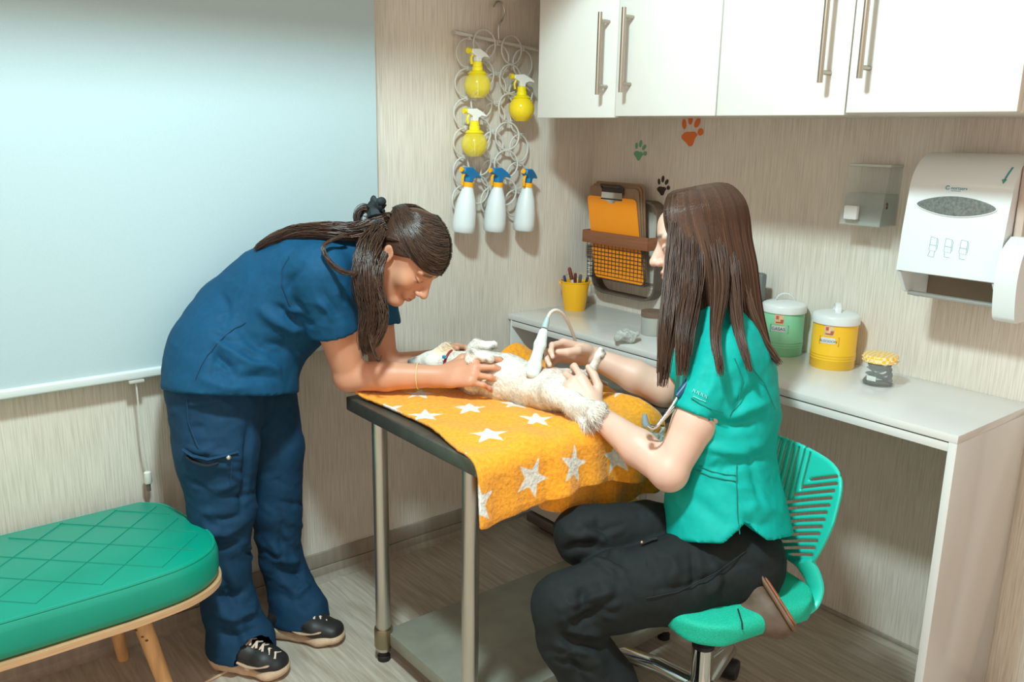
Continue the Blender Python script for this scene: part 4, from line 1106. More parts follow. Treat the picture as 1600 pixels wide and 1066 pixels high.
bendz = lambda z: -0.205-0.10*np.clip((z-0.50)/0.26, -0.3, 1)**1.2 if False else -0.195-0.22*(z-0.50)
v2 = v_.copy(); v2[:, 1] = v_[:, 1]-0.185-0.20*(v_[:, 2]-0.52)+1.35*v_[:, 0]**2; v2[:, 2] -= 0.078
mesh_from('backrest', to_chair(v2), f_, MINT, t)
for s_ in (1, -1):
    pth = smooth_path([CW(0.118*s_, -0.160, 0.462), CW(0.138*s_, -0.172, 0.43), CW(0.152*s_, -0.172, 0.40), CW(0.158*s_, -0.150, 0.372), CW(0.145*s_, -0.10, 0.356), CW(0.10*s_, -0.05, 0.348)], 6)
    MB().tube(pth, [0.030-0.010*min(1, i/14) for i in range(len(pth))], 14, flat=0.45, up=CF).build('back_arm', MINT, t)
MB().box((-0.11, -0.11, 0.335), (0.11, 0.11, 0.352), bev=0.004, R=np.stack([CL, CF, V(0, 0, 1)], 1), c=(0, 0, 0)).add([], []).build('under_plate', BLACKP, t, world=False).matrix_parent_inverse = Matrix.Identity(4)
MB().lathe([(0.0, 0.22), (0.0135, 0.22), (0.0135, 0.336), (0.0, 0.336)], 20, SC).build('gas_piston', CHROME, t)
MB().lathe([(0.0, 0.09), (0.025, 0.09), (0.025, 0.222), (0.0, 0.222)], 24, SC).build('post', CHROME, t)
MB().lathe([(0.0, 0.222), (0.026, 0.2221), (0.027, 0.232), (0.022, 0.237), (0.0138, 0.237)], 24, SC).build('post_cap', BLACKP, t)
for i in range(5):
    a = 2*PI*i/5+0.35; d_ = V(math.cos(a), math.sin(a), 0)
    arm = MB().tube([SC+d_*0.02+V(0, 0, 0.11), SC+d_*0.12+V(0, 0, 0.105), SC+d_*0.23+V(0, 0, 0.085), SC+d_*0.255+V(0, 0, 0.075)], [0.024, 0.022, 0.018, 0.012], 14).build('base_arm', CHROME, t)
    MB().lathe([(0.0, -0.022), (0.025, -0.022), (0.027, -0.018), (0.027, 0.018), (0.025, 0.022), (0.0, 0.022)], 18, SC+d_*0.24+V(0, 0, 0.0275), axis=np.stack([d_, V(0, 0, 1), np.cross(d_, V(0, 0, 1))], 1)).build('caster', BLACKP, arm)

# ------------------------------------------------------------------ white drawer pedestal, yellow box under the desk
t = empty('drawer_pedestal', (-0.19, -0.36, 0), 'white drawer pedestal on a dark plinth under the desk', 'pedestal')
PD = mat('pedestal_white', rgb(206, 200, 190), 0.4)
MB().box((-0.345, -0.47, 0.062), (-0.02, -0.105, 0.60), bev=0.006).build('body', PD, t)
for z0, z1 in ((0.07, 0.25), (0.255, 0.42), (0.425, 0.595)): MB().box((-0.359, -0.465, z0), (-0.3455, -0.11, z1), bev=0.003).build('drawer_front', PD, t)
MB().box((-0.365, -0.475, 0.022), (-0.03, -0.10, 0.060), bev=0.012, seg=3).build('plinth', mat('plinth_dark', rgb(92, 82, 72), 0.45), t)
MB().box((-0.33, -0.44, 0.0), (-0.06, -0.14, 0.0215)).build('skid', RUBBER, t)
t = empty('metal_post', (-0.425, -0.70, 0), 'grey metal post standing between the table and the desk', 'post')
MB().lathe([(0.0, 0.0), (0.03, 0.0), (0.03, 0.006), (0.011, 0.010), (0.011, 0.66), (0.0, 0.66)], 20, (-0.425, -0.70, 0)).build('upright', mat('post_grey', rgb(150, 162, 150), 0.4, 0.3), t)
MB().lathe([(0.0, 0.6601), (0.014, 0.6601), (0.014, 0.672), (0.0, 0.674)], 20, (-0.425, -0.70, 0)).build('end_cap', RUBBER, t)
t = empty('sharps_box', (-0.42, -0.53, 0), 'yellow waste box standing under the table edge', 'waste box')
YB_ = mat('sharps_yellow', rgb(206, 168, 24), 0.5, noise=(30, 0.12))
MB().box((-0.462, -0.66, 0.0), (-0.392, -0.50, 0.285), bev=0.008).build('bin_body', YB_, t)
MB().box((-0.466, -0.664, 0.2855), (-0.388, -0.496, 0.31), bev=0.006).build('bin_lid', YB_, t)
MB().tube([(-0.465, -0.52, 0.30), (-0.474, -0.52, 0.28), (-0.474, -0.52, 0.25)], 0.008, 8).build('latch', mat('latch_brown', rgb(84, 62, 30), 0.5), t)
# ------------------------------------------------------------------ figure tools
class Frame:
    def __init__(s, o, F, U, sc=1.0):
        s.o = np.array(o, float); s.F = nrm(F); U = np.array(U, float); s.U = nrm(U-s.F*(U@s.F)); s.L = np.cross(s.U, s.F); s.s = sc
        s.R = np.stack([s.F, s.L, s.U], 1)
    def __call__(s, x, y, z): return s.o+s.s*(x*s.F+y*s.L+z*s.U)
    def inv(s, v): return ((v-s.o)@s.R)/s.s
def build_head(fl, H):
    e = lambda c, r, k=0.012, op='add', R=None: fl.ell(H(*c), np.array(r)*H.s, H.R if R is None else H.R@R, k*H.s, op)
    b = lambda a, c, ra, rb=None, k=0.01: fl.bone(H(*a), H(*c), np.array(ra)*H.s if hasattr(ra, '__len__') else ra*H.s, (np.array(rb)*H.s if hasattr(rb, '__len__') else rb*H.s) if rb is not None else None, k*H.s, H.L)
    e((-0.008, 0, 0.025), (0.097, 0.076, 0.088))
    e((0.032, 0, -0.040), (0.056, 0.055, 0.072), 0.03)
    for s_ in (1, -1):
        b((-0.005, 0.054*s_, -0.055), (0.066, 0.014*s_, -0.108), 0.017, 0.013, 0.03)
        e((0.058, 0.038*s_, -0.036), (0.026, 0.024, 0.026), 0.02)
        e((0.078, 0.030*s_, 0.014), (0.014, 0.026, 0.009), 0.014)
    e((0.076, 0, -0.106), (0.017, 0.020, 0.015), 0.02)
    e((0.070, 0, 0.035), (0.022, 0.045, 0.035), 0.03)
    for s_ in (1, -1):
        e((0.100, 0.032*s_, -0.008), (0.011, 0.013, 0.010), 0.008, 'sub')
        e((0.0795, 0.031*s_, -0.010), (0.0125, 0.0145, 0.0115), 0.004)
    b((0.074, 0, 0.010), (0.080, 0, -0.040), (0.016, 0.016), (0.022, 0.018), 0.012)
    b((0.092, 0, 0.002), (0.114, 0, -0.034), (0.0085, 0.010), (0.011, 0.012), 0.010)
    e((0.117, 0, -0.038), (0.0095, 0.0105, 0.0085), 0.006)
    for s_ in (1, -1): e((0.104, 0.0115*s_, -0.042), (0.010, 0.0075, 0.0075), 0.006)
    for s_ in (1, -1): e((0.108, 0.0065*s_, -0.0505), (0.0055, 0.0035, 0.004), 0.003, 'sub')
    e((0.088, 0, -0.070), (0.014, 0.026, 0.016), 0.012)
    e((0.0985, 0, -0.0655), (0.0065, 0.019, 0.0055), 0.004)
    e((0.0965, 0, -0.0775), (0.0070, 0.017, 0.0062), 0.004)
    e((0.104, 0, -0.0715), (0.006, 0.022, 0.0016), 0.002, 'sub')
    for s_ in (1, -1):
        c, sn = math.cos(0.25), math.sin(0.25); Re = np.array([[c, 0, -sn], [0, 1, 0], [sn, 0, c]])
        e((-0.012, 0.079*s_, -0.020), (0.018, 0.008, 0.031), 0.006, 'add', Re)
        e((-0.010, 0.088*s_, -0.012), (0.010, 0.006, 0.017), 0.003, 'sub', Re)
def head_paint(H, vs, col, skin, lip, brow=(0.05, 0.03, 0.02), lid=1.0):
    q = H.inv(vs); x, y, z = q[:, 0], q[:, 1], q[:, 2]; ay = np.abs(y)
    near = (np.abs(x) < 0.15) & (ay < 0.12) & (np.abs(z) < 0.16)
    front = np.clip((x-0.055)/0.02, 0, 1)*near
    def blend(w, c):
        nonlocal col; col = col*(1-w[:, None])+np.array(c)[None]*w[:, None]
    lipw = front*np.exp(-((z+0.0715)/0.0085)**4)*np.clip((0.021-ay)/0.004, 0, 1)*np.clip((x-0.088)/0.004, 0, 1)
    blend(0.75*lipw, lip)
    bz = 0.014-0.10*(ay-0.03)**1+0.004
    bw = front*np.clip(1-np.abs(z-(0.0185-0.12*np.maximum(ay-0.040, 0)))/0.0072, 0, 1)**0.6*np.clip((ay-0.010)/0.004, 0, 1)*np.clip((0.056-ay)/0.005, 0, 1)
    blend(0.95*bw, brow)
    lz = -0.0155-0.0+0.010*((ay-0.031)/0.016)**2
    lw = near*np.clip((x-0.068)/0.006, 0, 1)*np.clip(1-np.abs(z-lz)/0.0042, 0, 1)*np.clip((0.0165-np.abs(ay-0.032))/0.003, 0, 1)
    blend(0.92*lw, (0.02, 0.012, 0.01))
    chk = front*np.exp(-((ay-0.045)/0.02)**2-((z+0.038)/0.018)**2); blend(0.25*chk, (skin[0]*1.0, skin[1]*0.72, skin[2]*0.66))
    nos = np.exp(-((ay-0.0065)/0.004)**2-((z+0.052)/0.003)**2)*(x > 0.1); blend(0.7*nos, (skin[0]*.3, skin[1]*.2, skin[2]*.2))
    earw = np.exp(-((x+0.010)/0.012)**2-((z+0.012)/0.018)**2)*np.clip((ay-0.078)/0.004, 0, 1); blend(0.35*earw, (skin[0]*.8, skin[1]*.5, skin[2]*.45))
    return col
FING = [(0.088, 0.029, (0.041, 0.025, 0.020), 0.0086), (0.092, 0.0095, (0.045, 0.028, 0.021), 0.0088), (0.088, -0.0105, (0.042, 0.026, 0.020), 0.0083), (0.080, -0.0285, (0.033, 0.020, 0.018), 0.0074)]
def build_hand(fl, wrist, X, Z, side, curls, thumb, s=1.0, spread=(0.10, 0.02, -0.06, -0.14)):
    X = nrm(X); Z = np.array(Z, float); Z = nrm(Z-X*(Z@X)); Y = side*np.cross(Z, X)
    w = np.array(wrist, float)
    def loc(p): return w+s*(p[0]*X+p[1]*Y+p[2]*Z)
    nails = []
    fl.bone(loc((-0.01, 0, 0)), loc((0.03, 0.0, 0)), (0.026*s, 0.019*s), (0.034*s, 0.017*s), 0.012, Y)
    fl.bone(loc((0.028, 0, 0)), loc((0.078, 0.0, 0)), (0.034*s, 0.0155*s), (0.040*s, 0.0125*s), 0.012, Y)
    for (mx, my, seg, r), cu, sp in zip(FING, curls, spread):
        fl.bone(loc((0.02, my*0.6, 0.002)), loc((mx, my, 0.001)), 0.0125*s, 0.0112*s, 0.006)
        p = np.array([mx, my, 0.0]); a = 0.0; rr = r*1.1
        for k_, (L_, c_) in enumerate(zip(seg, cu)):
            a += c_
            d = np.array([math.cos(a)*math.cos(sp), math.cos(a)*math.sin(sp), -math.sin(a)])
            q = p+d*L_; r2 = r*(1.0-0.09*(k_+1))
            fl.bone(loc(p), loc(q), rr*s, r2*s, 0.0035); 
            if k_ < 2: fl.ell(loc(q), r2*1.06*s, None, 0.003)
            rr = r2; p = q
        nails.append((loc(p+0.6*r*np.array([math.sin(a), 0, math.cos(a)])), s*0.0058))
    p = np.array([0.018, 0.022, -0.006]); rr = 0.0145
    for d, L_, r2 in zip(thumb, (0.042, 0.032, 0.025), (0.0115, 0.0100, 0.0080)):
        d = nrm(d); q = p+d*L_; fl.bone(loc(p), loc(q), rr*s, r2*s, 0.008 if rr > 0.012 else 0.0035); rr = r2; p = q
    return nails
def strands(name, arr, r0, r1, m, parent, tints, extra=None):
    """arr (n,k,3) polylines -> thin three sided tubes, one mesh"""
    n, k, _ = arr.shape
    t = np.gradient(arr, axis=1); t /= np.maximum(np.linalg.norm(t, axis=2, keepdims=True), 1e-9)
    ref = np.eye(3)[np.abs(t).max(1).argmin(1)][:, None, :]*np.ones((1, k, 1))
    a = np.cross(t, ref); a /= np.maximum(np.linalg.norm(a, axis=2, keepdims=True), 1e-9); b = np.cross(t, a)
    u = np.linspace(0, 1, k); rad = (r0+(r1-r0)*u**1.5)[None, :, None]
    vs = np.stack([arr+rad*(math.cos(th)*a+math.sin(th)*b) for th in (0, 2*PI/3, 4*PI/3)], 2)    # n,k,3,3
    idx = np.arange(n*k*3).reshape(n, k, 3)
    fs = np.stack([np.stack([idx[:, :-1, j], idx[:, :-1, (j+1) % 3], idx[:, 1:, (j+1) % 3], idx[:, 1:, j]], -1) for j in range(3)], 2).reshape(-1, 4)
    V_ = vs.reshape(-1, 3); T_ = np.repeat(np.asarray(tints), k*3)
    if extra is not None:
        ev, ef = extra; fs = np.concatenate([fs, ef+len(V_)]); V_ = np.concatenate([V_, ev]); T_ = np.concatenate([T_, np.full(len(ev), 0.35)])
    return mesh_from(name, V_, fs, m, parent, {'tint': T_})
def hair_material(name, dark, light, rough=0.34):
    m = bpy.data.materials.new(name); m.use_nodes = True; nt = m.node_tree; b = nt.nodes['Principled BSDF']
    at = nt.nodes.new('ShaderNodeAttribute'); at.attribute_name = 'tint'
    mx = nt.nodes.new('ShaderNodeMix'); mx.data_type = 'RGBA'; mx.inputs[6].default_value = dark; mx.inputs[7].default_value = light
    nt.links.new(at.outputs['Fac'], mx.inputs[0]); nt.links.new(mx.outputs[2], b.inputs['Base Color'])
    b.inputs['Roughness'].default_value = rough; b.inputs['Specular IOR Level'].default_value = 0.6
    return m
def bundle(guide, radii, n, k, seed, noise=0.25, cross=None, flat=1.0):
    """n strands following a guide polyline inside a tapering tube"""
    rs = np.random.RandomState(seed); g = np.array(smooth_path(guide, 10)); 
    s_ = np.concatenate([[0], np.cumsum(np.linalg.norm(np.diff(g, axis=0), axis=1))]); u = np.linspace(0, s_[-1], k)
    G = np.stack([np.interp(u, s_, g[:, i]) for i in range(3)], 1)
    rad = np.interp(np.linspace(0, 1, k), np.linspace(0, 1, len(radii)), radii)
    t = np.gradient(G, axis=0); t /= np.linalg.norm(t, axis=1, keepdims=True)
    ref = np.array(cross if cross is not None else -FW, float)
    a = ref-t*(t@ref)[:, None]; a /= np.linalg.norm(a, axis=1, keepdims=True); b = np.cross(t, a)
    th = rs.rand(n)*2*PI; rr = np.sqrt(rs.rand(n)); ph = rs.rand(n, 2)*6.28; fr = rs.uniform(1, 3, (n, 2)); am = rs.rand(n, 2)*noise
    uu = np.linspace(0, 1, k)
    ends = rs.uniform(0.80, 1.0, n)
    oa = rr[:, None]*np.cos(th)[:, None]*flat+am[:, :1]*np.sin(fr[:, :1]*6.28*uu+ph[:, :1]); ob = rr[:, None]*np.sin(th)[:, None]+am[:, 1:]*np.sin(fr[:, 1:]*6.28*uu+ph[:, 1:])
    full = G[None]+rad[None, :, None]*(oa[..., None]*a[None]+ob[..., None]*b[None])
    pos = ends[:, None]*uu[None]*(k-1); i0 = np.minimum(pos.astype(int), k-2); fr_ = (pos-i0)[..., None]; r_ = np.arange(n)[:, None]
    return full[r_, i0]*(1-fr_)+full[r_, i0+1]*fr_
def hair_cap(H, h=0.004, off=0.010, c0=0.006, nrm_=(0.62, 0, -0.78)):
    f = Field(H.o-0.15, H.o+0.15, h)
    f.ell(H(-0.008, 0, 0.025), (np.array((0.097, 0.077, 0.088))+off)*H.s, H.R)
    n = H.R@nrm(nrm_); f.cut(H(0, 0, 0)+n*c0*H.s, n)
    return f.mesh()
def shell(H, d, off):
    """points on the cranium ellipsoid for unit directions d (head frame)"""
    R_ = np.array((0.097, 0.077, 0.088))+off
    k_ = 1/np.sqrt(((d/R_)**2).sum(-1, keepdims=True)); q = d*k_+np.array((-0.008, 0, 0.025))
    return H.o+H.s*(q@H.R.T)
def wrinkle(vs, ns, amp, freq, seed, stretch=(1, 1, 1)):
    n = fbm(vs*np.array(stretch)*freq, 3, seed); return vs+ns*(amp*(1-2*np.abs(n)))[:, None]
def rand_folds(x0, x1, y0, y1, d, n, seed, ang=0.0, L=(25, 60), amp=(0.003, 0.007), wid=0.007):
    rs_ = np.random.RandomState(seed); out = []
    for i in range(n):
        cx, cy = rs_.uniform(x0, x1), rs_.uniform(y0, y1); a = ang+rs_.normal(0, 0.4); l = rs_.uniform(*L)/2; dx, dy = l*math.cos(a), l*math.sin(a); bow = rs_.uniform(-6, 6)
        out.append(([A(cx-dx, cy-dy, d), A(cx+bow*math.sin(a), cy+bow*math.cos(a), d), A(cx+dx, cy+dy, d)], rs_.uniform(*amp)*(1 if i % 2 else -1), wid*rs_.uniform(0.8, 1.5)))
    return out
def cloth(fl, name, m, parent, rel=2, lines=(), wr=None, fs=1.0):
    v, f = fl.mesh(); v = relax(v, f, rel); n = vnormals(v, f)
    if lines:
        def sn(p):
            d = nrm(np.asarray(p)-CAM); rel_ = v-CAM; t = rel_@d; off = np.linalg.norm(rel_-t[:, None]*d, axis=1); m_ = off < 0.012
            if not m_.any(): return np.asarray(p, float)
            i = np.argmin(np.where(m_, t, 1e9)); return v[i]
        lines = [([sn(p) for p in smooth_path(pts, 2)], a_*fs, w_) for pts, a_, w_ in lines]
        v = folds(v, n, lines); v = relax(v, f, 1, 0.3); n = vnormals(v, f)
    if wr:
        for w in wr: v = wrinkle(v, n, *w)
    return mesh_from(name, v, f, m, parent)
# ------------------------------------------------------------------ standing woman leaning over the table
F1 = nrm(V(0.66, -0.75, 0)); L1 = np.cross(V(0, 0, 1), F1)
w1 = empty('person', (-1.40, -0.29, 0), 'woman in navy scrubs bending over the table, holding the dog', 'person')
H1 = Frame(A(637, 396, 2.17), 0.60*RT-0.78*UP-0.13*FW, 0.75*RT+0.58*UP-0.30*FW, 0.93)
SK1 = np.array([lin(206), lin(148), lin(118)])
b_lo = np.min([A(500, 420, 2.04), A(545, 600, 2.1), A(800, 620, 2.15), A(720, 300, 2.1), A(590, 590, 2.42), A(430, 520, 2.2)], 0)-0.06
b_hi = np.max([A(500, 420, 2.04), A(545, 600, 2.4), A(800, 560, 2.4), A(720, 300, 2.2), A(590, 590, 2.42)], 0)+0.07
fl = Field(b_lo, b_hi, 0.0027)
build_head(fl, H1)
fl.bone(H1(-0.022, 0, -0.050), A(556, 408, 2.20), 0.050, 0.056, 0.02)
fl.bone(A(556, 408, 2.20), A(480, 455, 2.21), (0.10, 0.07), (0.12, 0.09), 0.03, L1)
EL1 = A(546, 588, 2.185); WR1 = A(690, 588, 2.165)
SH1 = A(507, 440, 2.07)
fl.bone(A(535, 425, 2.15), SH1, 0.045, 0.046, 0.02)
fl.bone(SH1, EL1*0.45+SH1*0.55, 0.047, 0.049, 0.012); fl.bone(EL1*0.45+SH1*0.55, EL1, 0.049, 0.037, 0.012)
fl.ell(EL1, 0.037, None, 0.012)
fl.bone(EL1, EL1*0.6+WR1*0.4, 0.038, (0.037, 0.035), 0.014); fl.bone(EL1*0.6+WR1*0.4, WR1, (0.037, 0.035), (0.026, 0.023), 0.012, UP)
X1 = nrm(A(740, 580, 2.135)-A(690, 588, 2.165))
n1 = build_hand(fl, WR1, X1, -0.80*FW+0.45*UP, 1, [(0.30, 0.50, 0.35), (0.38, 0.55, 0.35), (0.50, 0.60, 0.40), (0.55, 0.60, 0.40)],
                [(0.75, 0.62, -0.1), (0.90, 0.20, -0.45), (0.92, -0.05, -0.5)], 1.0, (0.15, 0.04, -0.07, -0.16))
SHF = A(582, 440, 2.34); ELF = A(600, 574, 2.36); WRF = A(678, 562, 2.385)
fl.bone(A(550, 415, 2.24), SHF, 0.06, 0.052, 0.03); fl.bone(SHF, ELF, 0.047, 0.038, 0.015); fl.bone(ELF, WRF, 0.038, 0.027, 0.014)
n2 = build_hand(fl, WRF, nrm(A(735, 552, 2.345)-A(678, 562, 2.385)), 0.8*FW+0.5*UP, -1, [(0.5, 0.6, 0.4)]*4, [(0.8, 0.5, -0.2), (0.9, 0.1, -0.4), (0.9, 0, -0.4)], 0.95)
v_, f_ = fl.mesh(); v_ = relax(v_, f_, 1, 0.4)
col = np.repeat(SK1[None], len(v_), 0)
nz = fbm(v_*30, 2, 3); col = col*(1+0.06*nz)[:, None]
col = head_paint(H1, v_, col, SK1, (lin(170), lin(96), lin(84)))
for p, r in n1+n2:
    w = np.exp(-(np.linalg.norm(v_-p, axis=1)/r)**4); col = col*(1-0.6*w[:, None])+np.array([lin(226), lin(186), lin(170)])*0.6*w[:, None]
SKM = attr_mat('skin', 'skin_colour', 0.46, sss=0.12, spec=0.4, bump=(450, 0.06, 0.001))
mesh_from('body', v_, f_, SKM, w1, {'skin_colour': col})
# bracelet and earring
bw = WR1*0.75+EL1*0.25; ax = nrm(WR1-EL1); s1 = nrm(UP-ax*(UP@ax)); s2 = np.cross(ax, s1)
MB().tube([bw+(0.0325*math.cos(a))*s1+0.0325*math.sin(a)*s2 for a in np.linspace(0, 2*PI, 28)[:-1]], 0.0013, 6, closed=True).build('bracelet', mat('thread_yellow', rgb(226, 206, 140), 0.7), w1)
MB().sphere(H1(-0.006, -0.0895, -0.046), 0.0048, 12).build('earring', mat('pearl', rgb(236, 226, 212), 0.15), w1)

# ---- scrub top
NAVY = mat('navy_scrub', rgb(18, 74, 108), 0.72, noise=(90, 0.10), bump=(900, 0.15, 0.0006), spec=0.2)
NAVYT = mat('navy_trouser', rgb(24, 60, 88), 0.75, noise=(70, 0.12), bump=(900, 0.15, 0.0006), spec=0.2)
pts = np.array([A(262, 640, 2.1), A(262, 640, 2.45), A(620, 360, 2.45), A(620, 360, 2.0), A(470, 360, 2.0), A(300, 470, 2.05), A(500, 620, 2.05)])
fl = Field(pts.min(0)-0.07, pts.max(0)+0.07, 0.0048)
secs = [(A(366, 650, 2.18), (0.178, 0.150)), (A(363, 606, 2.18), (0.172, 0.152)), (A(364, 562, 2.19), (0.160, 0.154)), (A(393, 512, 2.23), (0.150, 0.148)), (A(440, 470, 2.22), (0.152, 0.142)), (A(490, 432, 2.21), (0.160, 0.120)), (A(528, 410, 2.205), (0.125, 0.090)), (A(552, 398, 2.20), (0.085, 0.070))]
SHs = A(500, 430, 2.075); SHe = SH1*0.50+EL1*0.50+(-RT*0.004)
adir = nrm(EL1-SH1)
fl.bone(SHs, SHe, (0.076, 0.074), (0.064, 0.062), 0.04)
# open the sleeve: cut beyond the hem, only around the arm
SHf = A(578, 440, 2.325); SHg = SHF*0.48+ELF*0.52
fl.bone(SHf, SHg, 0.068, 0.060, 0.035)
def sleeve_cut(fl, p, d, r):
    s_ = nrm(np.cross(d, V(0.3, 0.2, 0.9))); R_ = np.stack([d, s_, np.cross(d, s_)], 1)
    fl.box(p+d*0.07, (0.07, r, r), R_, 0.001, 0.0, 'sub')
    fl.bone(p-d*0.012, p+d*0.03, r*0.60, r*0.62, 0.0, op='sub')
sleeve_cut(fl, SHe, adir, 0.085); sleeve_cut(fl, SHg, nrm(ELF-SHF), 0.085)
fl.loft(secs, L1, 0.03)
# neck opening, lower hem
fl.bone(A(548, 400, 2.2), A(585, 375, 2.19), 0.058, 0.075, 0.006, op='sub')
hemn = nrm(-UP*0.97-RT*0.05)
fl.cut(A(345, 612, 2.12), hemn); fl.cut((0, -0.058, 0), (0, 1, 0))
fl.box(A(283, 612, 2.12), (0.012, 0.012, 0.05), None, 0.002, 0.0, 'sub')
B = lambda pts_, d: [A(x, y, d) for x, y in pts_]
fo = [(B([(338, 452), (352, 480), (358, 512)], 2.1), -0.006, 0.010), (B([(372, 500), (410, 535), (458, 552)], 2.08), -0.012, 0.014), (B([(395, 480), (430, 510), (480, 530)], 2.07), 0.012, 0.013),
      (B([(352, 535), (400, 565), (450, 575)], 2.08), 0.010, 0.013), (B([(340, 555), (380, 585), (440, 592)], 2.08), -0.010, 0.012), (B([(420, 480), (455, 500), (490, 512)], 2.07), -0.010, 0.010),
      (B([(440, 465), (452, 430), (470, 398)], 2.05), -0.010, 0.011), (B([(455, 470), (475, 500)], 2.05), -0.009, 0.010), (B([(500, 455), (520, 480), (535, 505)], 2.0), -0.006, 0.009), (B([(490, 470), (508, 492), (515, 510)], 2.0), 0.006, 0.008),
      (B([(318, 540), (345, 560), (372, 566)], 2.06), -0.004, 0.006), (B([(330, 600), (330, 560), (352, 520)], 2.06), -0.006, 0.008), (B([(300, 585), (350, 600), (400, 612)], 2.06), 0.006, 0.010), (B([(540, 455), (548, 480)], 2.0), -0.006, 0.008)]
fo += rand_folds(330, 460, 480, 590, 2.08, 16, 71, 0.35)
top = cloth(fl, 'scrub_top', NAVY, w1, 2, fo, [(0.0022, 9, 11, (1, 1, 1.4)), (0.0004, 40, 12)], 1.15)
# chest pocket line, side seam
sm = mat('navy_stitch', rgb(12, 58, 88), 0.8)

# ---- trousers
pts = np.array([A(255, 600, 2.0), A(255, 600, 2.4), A(520, 600, 2.5), A(400, 560, 2.2), A(330, 1050, 2.2), A(330, 1050, 2.4), A(520, 980, 2.5)])
fl = Field(np.array([pts[:, 0].min()-0.05, pts[:, 1].min()-0.05, 0.02]), np.array([pts[:, 0].max()+0.05, min(pts[:, 1].max()+0.05, 0.03), A(400, 545, 2.25)[2]+0.03]), 0.0055)
fl.bone(A(340, 612, 2.16), A(390, 614, 2.31), 0.118, 0.110, 0.03)
fl.bone(A(350, 600, 2.22), A(362, 575, 2.24), (0.13, 0.13), (0.12, 0.11), 0.03, L1)
nl = [(A(336, 610, 2.145), (0.115, 0.112)), (A(338, 700, 2.15), (0.100, 0.098)), (A(347, 795, 2.18), (0.077, 0.078)), (A(349, 880, 2.22), (0.061, 0.066)), (A(358, 945, 2.25), (0.066, 0.062)), (A(376, 1005, 2.262), (0.086, 0.074)), (A(378, 1025, 2.262), (0.09, 0.076))]
fl.loft(nl, F1, 0.02)
ff = [(A(402, 620, 2.32), (0.102, 0.10)), (A(422, 700, 2.33), (0.087, 0.085)), (A(430, 795, 2.36), (0.068, 0.07)), (A(438, 868, 2.40), (0.056, 0.06)), (A(452, 915, 2.42), (0.062, 0.058)), (A(468, 955, 2.41), (0.080, 0.070)), (A(470, 970, 2.41), (0.083, 0.072))]
fl.loft(ff, F1, 0.014)
# hems: slanted cut, heel side lower
def hem_cut(c, hgt, tilt):
    n = nrm(V(0, 0, -1)+F1*tilt); fl.cut(np.array([c[0], c[1], hgt]), n, np.array([c[0]-0.14, c[1]-0.14, 0.0]), np.array([c[0]+0.14, c[1]+0.14, 0.25]))
cN = A(374, 1012, 2.27); cF = A(468, 957, 2.42)
X, Y, Z = fl._grid(tuple(slice(0, len(a)) for a in fl.ax))
# hem plane shared by both legs: height grows towards the toes
fl.cut((0, -0.060, 0), (0, 1, 0)); F_ = (0.040-Z)
fl.F = np.maximum(fl.F, F_.astype(np.float32)*1.0)
fl.bone(cN-V(0, 0, 0.10), cN+V(0, 0, 0.03), (0.050, 0.046), (0.036, 0.034), 0.0, F1, 'sub'); fl.bone(cF-V(0, 0, 0.10), cF+V(0, 0, 0.03), (0.046, 0.042), (0.034, 0.032), 0.0, F1, 'sub')
fo = [(B([(300, 720), (340, 735), (385, 728)], 2.06), 0.006, 0.012), (B([(320, 812), (350, 822), (390, 805)], 2.09), -0.010, 0.011), (B([(318, 835), (350, 840), (385, 828)], 2.1), 0.010, 0.011), (B([(322, 858), (350, 862), (382, 850)], 2.1), -0.008, 0.010),
      (B([(325, 925), (350, 945), (392, 925)], 2.16), -0.013, 0.012), (B([(322, 950), (360, 972), (405, 950)], 2.16), 0.014, 0.013), (B([(330, 985), (365, 1000), (410, 975)], 2.18), -0.012, 0.011), (B([(345, 900), (365, 930), (372, 960)], 2.16), -0.008, 0.009),
      (B([(360, 960), (385, 1000), (395, 1040)], 2.17), 0.010, 0.012),
      (B([(395, 660), (392, 720), (384, 800)], 2.15), -0.012, 0.010), (B([(420, 860), (450, 880), (485, 870)], 2.32), 0.010, 0.010), (B([(425, 892), (455, 905), (490, 890)], 2.33), -0.012, 0.010), (B([(432, 915), (465, 925), (500, 905)], 2.34), 0.010, 0.010), (B([(440, 800), (445, 850), (440, 890)], 2.28), -0.006, 0.008),
      (B([(290, 640), (345, 655), (400, 640)], 2.03), -0.004, 0.008), (B([(283, 700), (330, 715), (375, 708)], 2.04), 0.005, 0.006)]
fo += rand_folds(300, 395, 740, 1010, 2.12, 26, 72, 0.1)+rand_folds(400, 485, 760, 950, 2.32, 18, 73, 0.1)+rand_folds(285, 390, 625, 740, 2.05, 8, 74, 0.1)
tro = cloth(fl, 'trousers', NAVYT, w1, 2, fo, [(0.0030, 8, 21, (1, 1, 1.6)), (0.0004, 45, 22)], 1.3)
